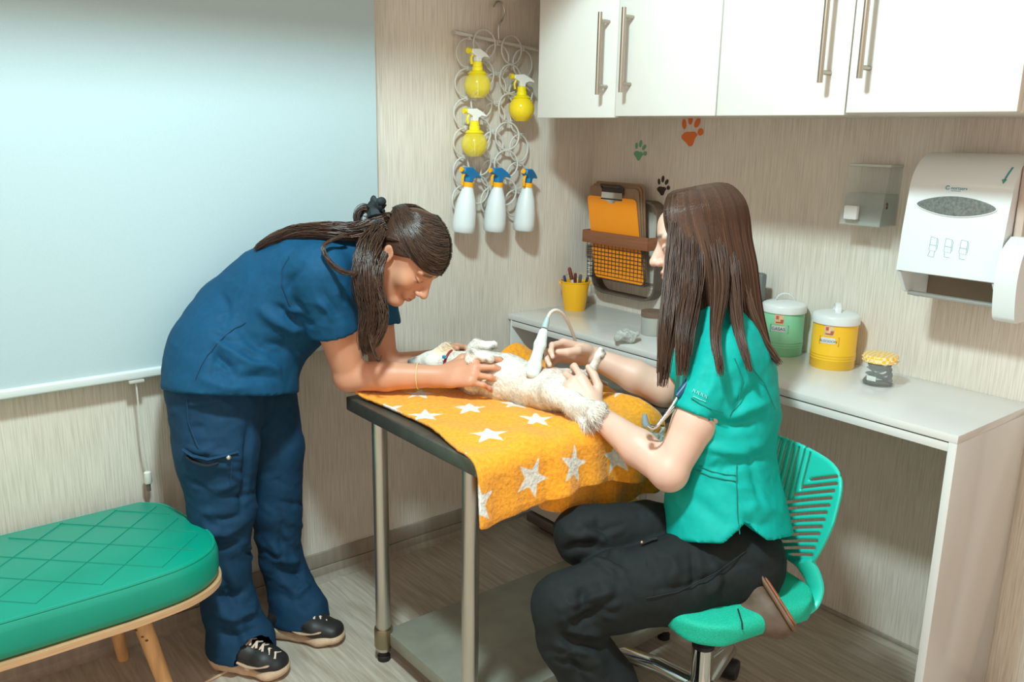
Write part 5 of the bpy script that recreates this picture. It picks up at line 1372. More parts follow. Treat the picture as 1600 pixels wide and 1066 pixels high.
# thigh pocket with a stud
pk = [A(284, 700, 2.055), A(290, 730, 2.05), A(330, 745, 2.035), A(362, 730, 2.045)]
stud = A(357, 715, 2.052)
def snap(o, p, off=0.002):
    """move p along the view ray onto the surface of mesh o, return point and normal"""
    me = o.data; vs = np.empty(len(me.vertices)*3); me.vertices.foreach_get('co', vs); vs = vs.reshape(-1, 3)
    d = nrm(p-CAM); rel = vs-CAM; t_ = rel@d; off_ = np.linalg.norm(rel-t_[:, None]*d, axis=1)
    m = off_ < 0.008
    if not m.any(): return p, -d
    q = t_[m].min(); return CAM+d*(q-off), -d
p, n = snap(tro, stud)
MB().sphere(p, 0.0062, 12).build('stud', mat('stud_silver', rgb(210, 206, 196), 0.3, 0.8), tro)
def on(o, pix, off=0.001): return [snap(o, A(x, y, 2.1), off)[0] for x, y in pix]
MB().tube(on(tro, [(286, 702), (300, 712), (325, 718), (350, 712), (372, 706)], 0.003), 0.0055, 8, flat=0.5).build('pocket_flap', NAVYT, tro)
MB().tube(smooth_path(on(tro, [(291, 712), (305, 722), (325, 727), (342, 722)], 0.0015), 4), [0.003, 0.006, 0.0065, 0.0065, 0.007, 0.0065, 0.0065, 0.007, 0.0065, 0.006, 0.0065, 0.006, 0.003], 8, flat=0.4).build('pocket_opening', mat('pocket_dark', rgb(12, 20, 30), 0.8), tro)
MB().tube(on(tro, [(362, 722), (361, 740), (360, 760)], 0.0005), 0.0012, 5).tube(on(tro, [(292, 625), (294, 660), (310, 700)], 0.0005), 0.0012, 5).build('seam', sm, tro)
MB().tube(on(top, [(305, 592), (314, 572), (324, 555), (338, 538), (352, 524), (368, 512), (384, 504)], 0.0002), 0.0009, 5).tube(on(top, [(452, 400), (440, 420), (440, 445), (452, 475), (462, 498)], 0.0002), 0.0010, 5).build('seam', sm, top)

# ---- shoes
SOLE = mat('sole_beige', rgb(206, 176, 146), 0.6, noise=(60, 0.15)); UPR = mat('shoe_black', rgb(34, 34, 34), 0.5, noise=(80, 0.2)); LACE = mat('lace_beige', rgb(222, 200, 182), 0.7)
def shoe(heel, toe, par, Lg=None):
    heel = np.array([heel[0], heel[1], 0]); toe = np.array([toe[0], toe[1], 0]); d = nrm(toe-heel); Lg = np.linalg.norm(toe-heel) if Lg is None else Lg
    Fm = Frame(heel, d, (0, 0, 1), 1.0)
    so = Field((-0.03, -0.06, -0.01), (Lg+0.03, 0.06, 0.075), 0.003)
    so.loft([((0.030, 0, 0.022), (0.034, 0.022)), ((0.10, 0.0, 0.018), (0.030, 0.017)), ((0.165, 0.0, 0.018), (0.044, 0.017)), ((Lg-0.042, 0.004, 0.022), (0.040, 0.018))], (0, 1, 0), 0.012)
    so.bone((0.02, 0, 0.035), (0.07, 0, 0.03), (0.034, 0.018), (0.032, 0.012), 0.01, (0, 1, 0))
    so.cut((0, 0, 0.003), (0, 0, -1))
    for i in range(9):
        x = 0.012+i*(Lg-0.03)/8
        for s_ in (1, -1): so.bone((x, 0.055*s_, 0.0), (x, 0.028*s_, 0.0), 0.006, 0.006, 0.0, op='sub')
    v, f = so.mesh(); v = relax(v, f, 1); v[:, 2] -= v[:, 2].min()-0.0005
    tr = lambda q: Fm.o+q@Fm.R.T
    root = mesh_from('shoe', tr(v), f, SOLE, par)
    up = Field((-0.03, -0.06, 0.0), (Lg+0.03, 0.06, 0.14), 0.003)
    up.loft([((0.034, 0, 0.048), (0.030, 0.026)), ((0.09, 0, 0.056), (0.032, 0.032)), ((0.15, 0, 0.044), (0.039, 0.026)), ((Lg-0.045, 0.004, 0.036), (0.036, 0.021))], (0, 1, 0), 0.02)
    up.bone((0.060, 0, 0.055), (0.075, 0, 0.070), (0.028, 0.024), (0.026, 0.022), 0.02, (1, 0, 0))
    up.cut((0, 0, 0.026), (0, 0, -1))
    v, f = up.mesh(); v = relax(v, f, 1)
    u_ = mesh_from('upper', tr(v), f, UPR, root)
    lc = MB()
    for i in range(5):
        x = 0.112+0.0165*i; z = 0.0925-0.0058*i-0.0004*i*i; w = 0.017
        lc.tube([tr(np.array((x-0.006, -w, z-0.007))), tr(np.array((x, 0, z+0.001))), tr(np.array((x+0.006, w, z-0.007)))], 0.0034, 6, flat=0.5)
        lc.tube([tr(np.array((x-0.006, w, z-0.006))), tr(np.array((x, 0, z+0.002))), tr(np.array((x+0.006, -w, z-0.006)))], 0.0034, 6, flat=0.5)
    lc.build('laces', LACE, root)
    stp = MB()
    for s_ in (1, -1):
        stp.tube(smooth_path([tr(np.array(q)) for q in ((0.09, 0.036*s_, 0.046), (0.12, 0.041*s_, 0.040), (0.150, 0.0415*s_, 0.043), (0.178, 0.036*s_, 0.048))], 4), [0.005]*12+[0.002], 6, flat=0.5)
    stp.build('side_stripe', SOLE, root)
    return root
hN, tN = onz(333, 1040, 0), onz(459, 1058, 0); hF, tF = onz(416, 990, 0), onz(545, 1006, 0)
shoe(hN, tN, w1); shoe(hF, tF, w1)

# ---- hair
HAIR1 = hair_material('dark_brown_hair', rgb(38, 26, 22), rgb(104, 72, 54), 0.33)
rs = np.random.RandomState(7)
bun = np.array((-0.92, -0.10, 0.38))
allS = []
k_ = 16; tt = np.linspace(0, 1, k_)[None, :, None]
n = 3600
th = rs.uniform(-0.18, 1.75, n)           # along the parting, forehead to crown
side = np.where(rs.rand(n) < 0.62, -1.0, 1.0)
d0 = np.stack([np.cos(th)*0.95, side*0.03+0*th, np.sin(th)+0.25], 1); d0 /= np.linalg.norm(d0, axis=1, keepdims=True)
fr = np.clip(1-th/1.6, 0, 1)
dm = np.stack([0.95*fr-0.35*(1-fr)+rs.normal(0, .05, n), side*(0.95+0*fr), -0.10*fr+0.75*(1-fr)+rs.normal(0, .05, n)], 1)
d1 = np.tile(bun, (n, 1))+rs.normal(0, 0.06, (n, 3))
dd = (1-tt)**2*d0[:, None]+2*tt*(1-tt)*dm[:, None]+tt**2*d1[:, None]
dd /= np.linalg.norm(dd, axis=2, keepdims=True)
off = rs.uniform(0.009, 0.0165, (n, 1, 1))+0.002*np.sin(tt*9+rs.rand(n, 1, 1)*6)
allS.append(shell(H1, dd, off))
# temple hair swept over the ear into the ponytail
n = 1300; a = rs.rand(n)
d0 = np.stack([0.86-0.85*a, -0.62-0.38*np.sin(PI*a/2), 0.10-0.05*a+rs.uniform(-0.10, 0.28, n)], 1); d1 = np.tile(bun, (n, 1))+rs.normal(0, 0.07, (n, 3)); dmx = np.stack([0.05-0.55*a, -1.0+0*a, 0.22+rs.uniform(-0.1, 0.25, n)], 1)
dd = (1-tt)**2*d0[:, None]+2*tt*(1-tt)*dmx[:, None]+tt**2*d1[:, None]; dd /= np.linalg.norm(dd, axis=2, keepdims=True)
allS.append(shell(H1, dd, rs.uniform(0.008, 0.0125, (n, 1, 1))))
# lower hair from behind the ear to the nape lock
n = 1100; a = rs.uniform(-0.25, 1, n)
d0 = np.stack([-0.10-0.5*a, -0.95+0*a, 0.05-0.35*a], 1); d1 = np.stack([-0.85+0*a, -0.45+0.3*rs.rand(n), -0.35-0.4*rs.rand(n)], 1)
dd = (1-tt)*d0[:, None]+tt*d1[:, None]; dd /= np.linalg.norm(dd, axis=2, keepdims=True)
allS.append(shell(H1, dd, rs.uniform(0.006, 0.014, (n, 1, 1))))
G1 = lambda pts_: [A(x, y, d) for x, y, d in pts_]
bun_c = A(572, 342, 2.16)
k2 = 22
B2 = []
B2.append(bundle(G1([(600, 350, 2.12), (560, 362, 2.10), (510, 360, 2.08), (455, 363, 2.10), (415, 378, 2.12), (398, 392, 2.13)]), [0.020, 0.022, 0.020, 0.016, 0.012, 0.006], 520, k2, 31, 0.3))
B2.append(bundle(G1([(590, 360, 2.10), (572, 395, 2.05), (570, 440, 2.03), (576, 490, 2.05), (570, 535, 2.07), (575, 556, 2.08)]), [0.020, 0.026, 0.024, 0.022, 0.018, 0.012], 640, k2, 32, 0.35))
B2.append(bundle(G1([(600, 395, 2.08), (586, 430, 2.06), (590, 480, 2.07), (580, 530, 2.1)]), [0.010, 0.016, 0.016, 0.006], 260, k2, 33, 0.4))
B2.append(bundle(G1([(540, 366, 2.06), (505, 385, 2.0), (520, 415, 1.995), (545, 428, 2.0), (566, 425, 2.02)]), [0.004, 0.004, 0.005, 0.006, 0.006], 36, k2, 34, 0.5))
B2.append(bundle(G1([(575, 500, 2.05), (583, 545, 2.06), (592, 565, 2.06), (596, 555, 2.06)]), [0.008, 0.006, 0.004, 0.002], 60, k2, 35, 0.4))
B2.append(bundle(G1([(585, 430, 2.04), (600, 500, 2.05), (585, 545, 2.06)]), [0.008, 0.012, 0.005], 90, k2, 36, 0.6))
# bun loop
for q in range(260):
    ph = rs.rand()*6.28; r_ = rs.uniform(0.016, 0.031); tl = rs.normal(0, 0.35); e1 = RT*math.cos(tl)+FW*math.sin(tl); e2 = UP
    aa = np.linspace(ph, ph+4.6, k2)
    B2.append((bun_c+FW*rs.normal(0, 0.010)+(r_*np.cos(aa))[:, None]*e1*1.0+(r_*1.15*np.sin(aa))[:, None]*e2)[None])
# connection ponytail root to bun
B2.append(bundle(G1([(612, 345, 2.13), (592, 342, 2.14), (572, 338, 2.15)]), [0.022, 0.014, 0.020], 160, k2, 37, 0.2))
# stray hairs
for q in range(0):
    x0 = rs.uniform(600, 715); y0 = 318+abs(x0-655)*0.25+rs.uniform(-2, 10)
    B2.append(np.array(smooth_path(G1([(x0, y0, 2.14), (x0+rs.uniform(-14, 14), y0-rs.uniform(2, 9), 2.13), (x0+rs.uniform(-28, 10), y0+rs.uniform(-6, 6), 2.13)]), 11))[:k2][None])
B2 = np.concatenate([b_ if b_.shape[1] == k2 else b_[:, :k2] for b_ in B2])
u16 = np.linspace(0, k2-1, k_)
B2r = np.stack([np.stack([np.interp(u16, np.arange(k2), B2[i, :, c]) for c in range(3)], 1) for i in range(len(B2))])
arr = np.concatenate(allS+[B2r])
tint = np.clip(rs.beta(1.4, 3.2, len(arr)), 0, 1); tint[len(arr)-len(B2r):] = np.clip(tint[len(arr)-len(B2r):]*1.5, 0, 1)
cap = hair_cap(H1, off=0.0085)
strands('hair', arr, 0.0011, 0.0006, HAIR1, w1, tint, cap)
# scrunchie
SCR_ = mat('scrunchie_black', rgb(26, 36, 40), 0.7, noise=(50, 0.3))
cs = A(592, 340, 2.135); axs = nrm(RT*0.93+UP*0.25-FW*0.25); e1 = nrm(UP-axs*(UP@axs)); e2 = np.cross(axs, e1)
mb = MB(); NR, NT = 44, 10; vs = []
for i in range(NR):
    a = 2*PI*i/NR; rad = 0.026+0.003*math.sin(7*a); c = cs+rad*(math.cos(a)*e1*1.15+math.sin(a)*e2)
    o_ = nrm(math.cos(a)*e1+math.sin(a)*e2); tr_ = 0.0135+0.004*math.sin(9*a+1)+0.0025*math.sin(17*a)
    for j in range(NT):
        b_ = 2*PI*j/NT; vs.append(c+tr_*(math.cos(b_)*o_*1.1+math.sin(b_)*axs*1.0)*(1+0.18*math.sin(5*b_+6*a)))
mb.add(vs, [(i*NT+j, i*NT+(j+1) % NT, ((i+1) % NR)*NT+(j+1) % NT, ((i+1) % NR)*NT+j) for i in range(NR) for j in range(NT)], 0, True)
mb.sphere(cs+e1*0.040-axs*0.004, (0.010, 0.008, 0.018), 12).sphere(cs+e1*0.036+axs*0.016, (0.014, 0.008, 0.012), 12)
mb.build('scrunchie', SCR_, w1)
# ------------------------------------------------------------------ seated woman with the probe
F2 = nrm(-0.95*RH+0.30*FH); L2 = np.cross(V(0, 0, 1), F2)
w2 = empty('person', (SC[0], SC[1], 0), 'woman in turquoise scrub top seated on the swivel chair, scanning the dog', 'person')
H2 = Frame(A(1094, 374, 2.00), -0.94*RT+0.22*FW-0.14*UP, 0.97*UP-0.12*RT, 0.965)
SK2 = np.array([lin(226), lin(184), lin(164)])
SHL = A(1122, 588, 1.85); ELL = A(1046, 738, 1.83); WRL = A(928, 645, 1.99)
SHR = A(1092, 570, 2.12); ELR = A(1040, 610, 2.17); WRR = A(922, 556, 2.19)
pp = np.array([SHL, ELL, WRL, SHR, ELR, WRR, A(820, 560, 2.1), A(880, 560, 2.02), A(1090, 290, 2.0), A(1190, 400, 2.0), A(1000, 400, 2.0)])
fl = Field(pp.min(0)-0.07, pp.max(0)+0.07, 0.0028)
build_head(fl, H2)
fl.bone(H2(-0.022, 0, -0.055), A(1122, 528, 1.99), 0.047, 0.055, 0.02)
fl.bone(A(1122, 535, 1.98), A(1130, 640, 1.97), (0.10, 0.065), (0.11, 0.085), 0.03, L2)
fl.bone(A(1125, 560, 1.93), SHL, 0.05, 0.048, 0.03)
m_ = SHL*0.5+ELL*0.5
fl.bone(SHL, m_, 0.048, 0.046, 0.02); fl.bone(m_, ELL, 0.046, 0.036, 0.012); fl.ell(ELL+nrm(ELL-m_)*0.004, 0.036, None, 0.01)
m2 = ELL*0.62+WRL*0.38
fl.bone(ELL, m2, 0.038, 0.041, 0.014); fl.bone(m2, WRL, (0.041, 0.039), (0.025, 0.022), 0.012, UP)
nl_ = build_hand(fl, WRL, A(893, 600, 2.02)-A(928, 645, 1.99), -0.93*FW+0.1*RT+0.1*UP, -1, [(0.35, 0.9, 0.5), (0.75, 1.1, 0.6), (0.95, 1.2, 0.6), (1.05, 1.2, 0.6)],
                 [(0.72, 0.66, -0.12), (0.90, 0.28, -0.10), (0.95, 0.05, -0.05)], 0.97, (0.16, 0.03, -0.08, -0.18))
fl.bone(A(1115, 560, 2.04), SHR, 0.05, 0.046, 0.03); fl.bone(SHR, ELR, 0.046, 0.043, 0.02); m3 = ELR*0.6+WRR*0.4
fl.bone(ELR, m3, 0.042, 0.040, 0.014); fl.bone(m3, WRR, 0.040, 0.025, 0.012)
nr_ = build_hand(fl, WRR, A(858, 545, 2.16)-A(922, 556, 2.19), 0.70*FW+0.62*UP, 1, [(0.55, 0.75, 0.4), (0.60, 0.80, 0.45), (0.70, 0.85, 0.45), (0.8, 0.9, 0.5)],
                 [(0.80, 0.30, -0.50), (0.93, -0.10, -0.30), (0.95, -0.1, -0.1)], 0.95, (0.10, 0.02, -0.06, -0.12))
v_, f_ = fl.mesh(); v_ = relax(v_, f_, 1, 0.4)
col = np.repeat(SK2[None], len(v_), 0)*(1+0.05*fbm(v_*30, 2, 3))[:, None]
col = head_paint(H2, v_, col, SK2, (lin(196), lin(116), lin(108)))
for p, r in nl_+nr_:
    w = np.exp(-(np.linalg.norm(v_-p, axis=1)/r)**4); col = col*(1-0.6*w[:, None])+np.array([lin(238), lin(200), lin(190)])*0.6*w[:, None]
for e_ in (ELL,):
    w = np.exp(-(np.linalg.norm(v_-e_, axis=1)/0.03)**2); col = col*(1-0.25*w[:, None])+np.array([lin(220), lin(150), lin(136)])*0.25*w[:, None]
mesh_from('body', v_, f_, SKM, w2, {'skin_colour': col})
MB().tube([WRL*0.93+ELL*0.07+0.027*(math.cos(a)*nrm(UP)+math.sin(a)*nrm(np.cross(nrm(ELL-WRL), UP))) for a in np.linspace(0, 2*PI, 24)[:-1]], 0.0007, 5, closed=True).build('bracelet', mat('thin_thread', rgb(150, 120, 104), 0.7), w2)

# ---- scrub top
TURQ = mat('turquoise_scrub', rgb(0, 168, 157), 0.66, noise=(80, 0.06), bump=(900, 0.12, 0.0006), spec=0.25)
pts = np.array([A(1030, 880, 1.8), A(1250, 880, 1.8), A(1250, 880, 2.15), A(1030, 880, 2.15), A(1120, 480, 1.8), A(1120, 480, 2.2), A(1060, 650, 1.78)])
fl = Field(pts.min(0)-0.04, pts.max(0)+0.04, 0.0048)
T2 = ([(A(1137, 905, 1.93), (0.180, 0.142)), (A(1136, 845, 1.94), (0.174, 0.136)), (A(1131, 780, 1.95), (0.152, 0.122)), (A(1131, 705, 1.955), (0.140, 0.106)), (A(1135, 640, 1.96), (0.152, 0.112)), (A(1136, 575, 1.97), (0.160, 0.100)), (A(1128, 530, 1.98), (0.115, 0.072)), (A(1122, 505, 1.985), (0.075, 0.058))])
SLs = A(1132, 562, 1.86); SLe = SHL*0.56+ELL*0.44; ad = nrm(ELL-SHL)
fl.bone(SLs, SLe+ad*0.012, (0.064, 0.060), (0.058, 0.056), 0.03)
SRs = A(1092, 560, 2.10); SRe = SHR*0.45+ELR*0.55; ar_ = nrm(ELR-SHR)
fl.bone(SRs, SRe, 0.060, 0.054, 0.03)
sleeve_cut(fl, SLe, ad, 0.075); sleeve_cut(fl, SRe, ar_, 0.075)
fl.loft(T2, L2, 0.03)
fl.bone(A(1118, 520, 1.99), A(1100, 470, 1.99), 0.050, 0.075, 0.006, op='sub')
# hem: front dips, back tail, side slit
fl.cut(A(1140, 848, 1.78), nrm(-UP*0.98+RT*0.02-FW*0.12))
sl = A(1163, 850, 1.79); fl.box(sl, (0.034, 0.034, 0.07), np.stack([nrm(RT*0.8+UP), nrm(UP-RT*0.8), FW], 1), 0.001, 0.0, 'sub')
fo = [(B([(1095, 662), (1150, 668), (1195, 655)], 1.83), -0.014, 0.013), (B([(1085, 690), (1140, 712), (1200, 700)], 1.83), 0.012, 0.014), (B([(1080, 722), (1140, 735), (1205, 715)], 1.83), -0.009, 0.012), (B([(1150, 650), (1175, 620), (1200, 600)], 1.83), -0.008, 0.011),
      (B([(1145, 665), (1175, 645), (1208, 630)], 1.83), 0.009, 0.011), (B([(1105, 560), (1095, 590), (1088, 612)], 1.77), -0.003, 0.009), (B([(1120, 580), (1112, 605), (1104, 625)], 1.76), 0.005, 0.009), (B([(1150, 590), (1146, 615), (1140, 640)], 1.78), -0.004, 0.010),
      (B([(1070, 770), (1110, 800), (1150, 815)], 1.82), -0.006, 0.014), (B([(1160, 800), (1190, 790), (1215, 800)], 1.84), 0.006, 0.012), (B([(1165, 825), (1195, 815), (1222, 825)], 1.84), -0.006, 0.012), (B([(1060, 650), (1052, 720), (1050, 780)], 1.85), 0.008, 0.012), (B([(1180, 720), (1190, 760), (1200, 800)], 1.84), -0.006, 0.010)]
fo += rand_folds(1070, 1200, 690, 760, 1.83, 8, 81, 0.1, amp=(0.003, 0.006))+rand_folds(1160, 1215, 760, 830, 1.84, 6, 82, 0.3, amp=(0.002, 0.005))
top2 = cloth(fl, 'scrub_top', TURQ, w2, 2, fo, [(0.0020, 9, 41, (1, 1, 1.4)), (0.0004, 40, 42)])
st2 = mat('turquoise_stitch', rgb(0, 120, 108), 0.8)
def on2(o, pix, off=0.0004): return [snap(o, A(x, y, 1.9), off)[0] for x, y in pix]
MB().tube(on2(top2, [(1151, 725), (1151, 760), (1152, 800), (1156, 835)]), 0.0011, 5).tube(on2(top2, [(1088, 735), (1110, 745), (1135, 750), (1150, 752)]), 0.0014, 5).tube(on2(top2, [(1092, 728), (1112, 737), (1135, 742), (1150, 743)]), 0.0011, 5).tube(on2(top2, [(1148, 560), (1160, 590), (1155, 625), (1140, 650)]), 0.0011, 5).tube(on2(top2, [(1175, 575), (1195, 600), (1212, 640)]), 0.0011, 5).build('seam', st2, top2)
hemc = SLe-ad*0.012
MB().tube(on2(top2, [(1080, 622), (1095, 632), (1112, 640), (1130, 645)], 0.0006), 0.0012, 5).build('sleeve_stitch', st2, top2)
em = MB()
for q, (x, y) in enumerate(((1082, 612), (1088, 615), (1094, 618), (1100, 621))):
    em.tube(on2(top2, [(x, y), (x+2, y-4), (x+4, y+2), (x+5, y-3)], 0.0008), 0.0008, 5)
em.tube(on2(top2, [(1083, 619), (1093, 624), (1103, 628)], 0.0008), 0.0006, 5)
em.build('sleeve_embroidery', mat('thread_pale', rgb(170, 226, 218), 0.7), top2)

# ---- trousers
BLK = mat('black_trouser', rgb(32, 37, 38), 0.75, noise=(70, 0.12), bump=(800, 0.15, 0.0006), spec=0.2)
KL = A(884, 948, 1.83); AN = A(990, 1215, 1.93)
pts = np.array([A(840, 950, 1.72), A(860, 820, 1.95), A(1240, 850, 2.1), A(1240, 950, 1.85), A(1010, 1230, 1.95), A(1130, 800, 2.15), A(1100, 790, 1.8)])
fl = Field(np.maximum(pts.min(0)-0.06, np.array([-9, -9, 0.02])), pts.max(0)+0.05, 0.0055)
fl.bone(A(1150, 878, 1.905), A(1128, 868, 2.01), 0.104, 0.100, 0.03)
fl.bone(A(1140, 855, 1.94), A(1135, 815, 1.95), (0.115, 0.10), (0.105, 0.09), 0.03, L2)
fl.loft([(A(1150, 885, 1.885), (0.098, 0.085)), (A(1060, 905, 1.86), (0.092, 0.083)), (A(960, 925, 1.845), (0.080, 0.078)), (KL, (0.070, 0.070))], UP, 0.02)
fl.loft([(KL, (0.071, 0.070)), (A(892, 1000, 1.84), (0.068, 0.072)), (A(938, 1066, 1.86), (0.072, 0.074)), (A(968, 1140, 1.89), (0.078, 0.078)), (AN, (0.09, 0.085))], RT, 0.014)
KR = A(908, 835, 1.925)
fl.loft([(A(1120, 850, 2.0), (0.088, 0.085)), (A(1010, 832, 1.965), (0.070, 0.070)), (KR, (0.062, 0.062))], UP, 0.012)
fl.loft([(KR+V(0, 0, -0.012), (0.060, 0.058)), (A(1000, 880, 1.945), (0.052, 0.05)), (A(1120, 925, 1.95), (0.048, 0.045)), (A(1190, 938, 1.89), (0.045, 0.042))], UP, 0.006)
fl.F = np.maximum(fl.F, (0.03-fl._grid(tuple(slice(0, len(a)) for a in fl.ax))[2]).astype(np.float32))
fo = [(B([(880, 985), (920, 975), (955, 945)], 1.76), -0.012, 0.010), (B([(868, 960), (900, 990), (950, 1000)], 1.76), 0.012, 0.012), (B([(870, 1000), (910, 1015), (950, 1005)], 1.77), -0.012, 0.011), (B([(930, 900), (945, 930), (942, 965)], 1.76), 0.008, 0.012), (B([(905, 905), (918, 935), (912, 970)], 1.76), -0.008, 0.011),
      (B([(1050, 850), (1060, 890), (1050, 930)], 1.78), 0.007, 0.012), (B([(1085, 850), (1095, 900), (1085, 940)], 1.78), -0.008, 0.010), (B([(1120, 870), (1130, 905), (1115, 940)], 1.79), 0.008, 0.010), (B([(1020, 930), (1080, 920), (1140, 890), (1180, 870)], 1.79), -0.005, 0.007),
      (B([(870, 865), (930, 858), (975, 872)], 1.85), -0.014, 0.009), (B([(885, 850), (925, 835), (955, 850)], 1.85), 0.006, 0.009), (B([(900, 880), (940, 872), (970, 880)], 1.85), 0.007, 0.008), (B([(935, 800), (940, 820), (960, 850)], 1.87), -0.006, 0.009),
      (B([(890, 1020), (905, 1060), (925, 1100)], 1.77), -0.006, 0.012), (B([(930, 1020), (955, 1060)], 1.79), 0.007, 0.012), (B([(1180, 880), (1205, 900), (1215, 920)], 1.82), -0.006, 0.010)]
fo += rand_folds(860, 960, 930, 1050, 1.76, 16, 83, 0.2, (40, 80))+rand_folds(960, 1180, 860, 940, 1.79, 12, 84, 1.2, (40, 70), (0.0015, 0.0035))+rand_folds(870, 980, 815, 885, 1.86, 9, 85, 0.1, (40, 80), (0.002, 0.005))
tro2 = cloth(fl, 'trousers', BLK, w2, 2, fo, [(0.0028, 8, 51, (1, 1, 1.3)), (0.0004, 45, 52)], 1.3)
MB().tube(on2(tro2, [(1010, 935), (1060, 925), (1120, 895), (1165, 862)]), 0.0012, 5).tube(on2(tro2, [(1000, 845), (1010, 880), (1020, 930)]), 0.0012, 5).build('seam', mat('black_stitch', rgb(20, 24, 26), 0.8), tro2)
tb = on2(tro2, [(1003, 848), (1015, 843), (1027, 840)], 0.004)
MB().tube(tb, 0.006, 8, flat=0.35).build('pocket_tab', BLK, tro2)
MB().sphere(tb[0], 0.0042, 10).build('stud', mat('stud_copper', rgb(196, 150, 130), 0.3, 0.8), tro2)

# ---- shoes: one tucked on the seat with its sole turned out, one on the floor
BRN = mat('brown_suede', rgb(98, 78, 62), 0.6, noise=(40, 0.25)); RUST = mat('rust_sole', rgb(176, 104, 74), 0.6, noise=(30, 0.15)); SOLG = mat('shoe_rand', rgb(120, 92, 72), 0.55)
hl = A(1238, 974, 1.775); tipp = A(1196, 908, 1.83)
ax_ = nrm(tipp-hl); soleN = nrm(RT*0.9+UP*0.25-FW*0.25); soleN = nrm(soleN-ax_*(soleN@ax_)); wd = np.cross(ax_, soleN)
def sloc(a, b, c): return hl+ax_*a+wd*b+soleN*c
pts = np.array([hl, tipp, sloc(0.05, 0, -0.1)])
fl = Field(pts.min(0)-0.08, pts.max(0)+0.08, 0.003)
fl.bone(sloc(0.008, 0, -0.024), sloc(0.105, 0, -0.030), (0.027, 0.026), (0.035, 0.032), 0.01, wd)
fl.bone(sloc(0.03, 0, -0.030), sloc(0.05, 0, -0.078), (0.030, 0.034), (0.030, 0.036), 0.02, wd)
fl.cut(sloc(0, 0, -0.010), soleN)
v_, f_ = fl.mesh(); v_ = relax(v_, f_, 1)
sh_ = mesh_from('shoe', v_, f_, BRN, w2)
fl = Field(pts.min(0)-0.08, pts.max(0)+0.08, 0.003)
fl.bone(sloc(0.004, 0, -0.003), sloc(0.108, 0, -0.003), (0.031, 0.010), (0.040, 0.009), 0.0, wd); fl.cut(sloc(0, 0, 0.0005), soleN); fl.cut(sloc(0, 0, -0.0095), -soleN)
v_, f_ = fl.mesh(); mesh_from('rand', v_, f_, SOLG, sh_)
fl = Field(pts.min(0)-0.08, pts.max(0)+0.08, 0.003)
fl.bone(sloc(0.008, 0, 0.001), sloc(0.104, 0, 0.001), (0.026, 0.006), (0.034, 0.006), 0.0, wd); fl.cut(sloc(0, 0, 0.0010), -soleN)
v_, f_ = fl.mesh(); mesh_from('sole', v_, f_, RUST, sh_)
fh = nrm(V(*(-RH*0.8-FH*0.35))); s0 = V(AN[0], AN[1], 0)-fh*0.05
r2 = shoe(s0, s0+fh*0.235, w2)
for o_ in [r2]+list(r2.children): o_.data.materials.clear(); o_.data.materials.append(BRN if o_.name.startswith(('upper',)) else SOLG)

# ---- long straight hair
HAIR2 = hair_material('chestnut_hair', rgb(56, 33, 24), rgb(120, 80, 56), 0.38)
rs = np.random.RandomState(11)
k_ = 26; n = 6500
# cross sections of the hair mass in the head frame (z, centre x, half length x, half width y)
SEC = np.array([(0.126, -0.004, 0.055, 0.008), (0.118, -0.006, 0.078, 0.046), (0.100, -0.008, 0.094, 0.069), (0.070, -0.010, 0.107, 0.088), (0.030, -0.012, 0.109, 0.094), (-0.02, -0.016, 0.103, 0.094), (-0.08, -0.020, 0.102, 0.096), (-0.14, -0.020, 0.100, 0.096), (-0.20, -0.020, 0.100, 0.097), (-0.26, -0.022, 0.102, 0.098), (-0.34, -0.024, 0.104, 0.098)])
SEC = np.array(smooth_path([V(*r_) for r_ in SEC], 6))
phi = rs.uniform(0.66, 2*PI-0.66, n)          # face kept open: 0 is forward
front = np.cos(phi)
endz = -0.315-0.02*front+rs.normal(0, 0.018, n)+np.where(front < -0.3, 0.045, 0.0)
zt = np.linspace(0, 1, k_)[None, :]
zz = 0.126+(endz[:, None]-0.126)*zt**1.5
def sec(z, j): return np.interp(-z, -SEC[:, 0], SEC[:, j])
lk = np.round(phi*30)/30; lay = (0.955+0.025*np.sin(lk*157.3)+0.015*np.sin(lk*61.7)+rs.uniform(-0.05, 0.02, n))[:, None]; lay = 1-(1-lay)*np.clip((0.03-zz)/0.14, 0, 1)
lock = np.sin(phi*23)*0.5+np.sin(phi*41+1)*0.5
wv = 1+0.010*lock[:, None]*np.clip((0.05-zz)/0.2, 0, 1)+0.002*np.sin(zz*9+lk[:, None]*50)
x = sec(zz, 1)+sec(zz, 2)*np.cos(phi)[:, None]*lay*wv; y = sec(zz, 3)*np.sin(phi)[:, None]*lay*wv
x = x-0.03*np.clip((-0.02-zz)/0.3, 0, 1)*np.clip(front, 0, 1)[:, None]*0.0
arr = H2.o+H2.s*np.einsum('nkc,dc->nkd', np.stack([x, y, zz], -1), H2.R)
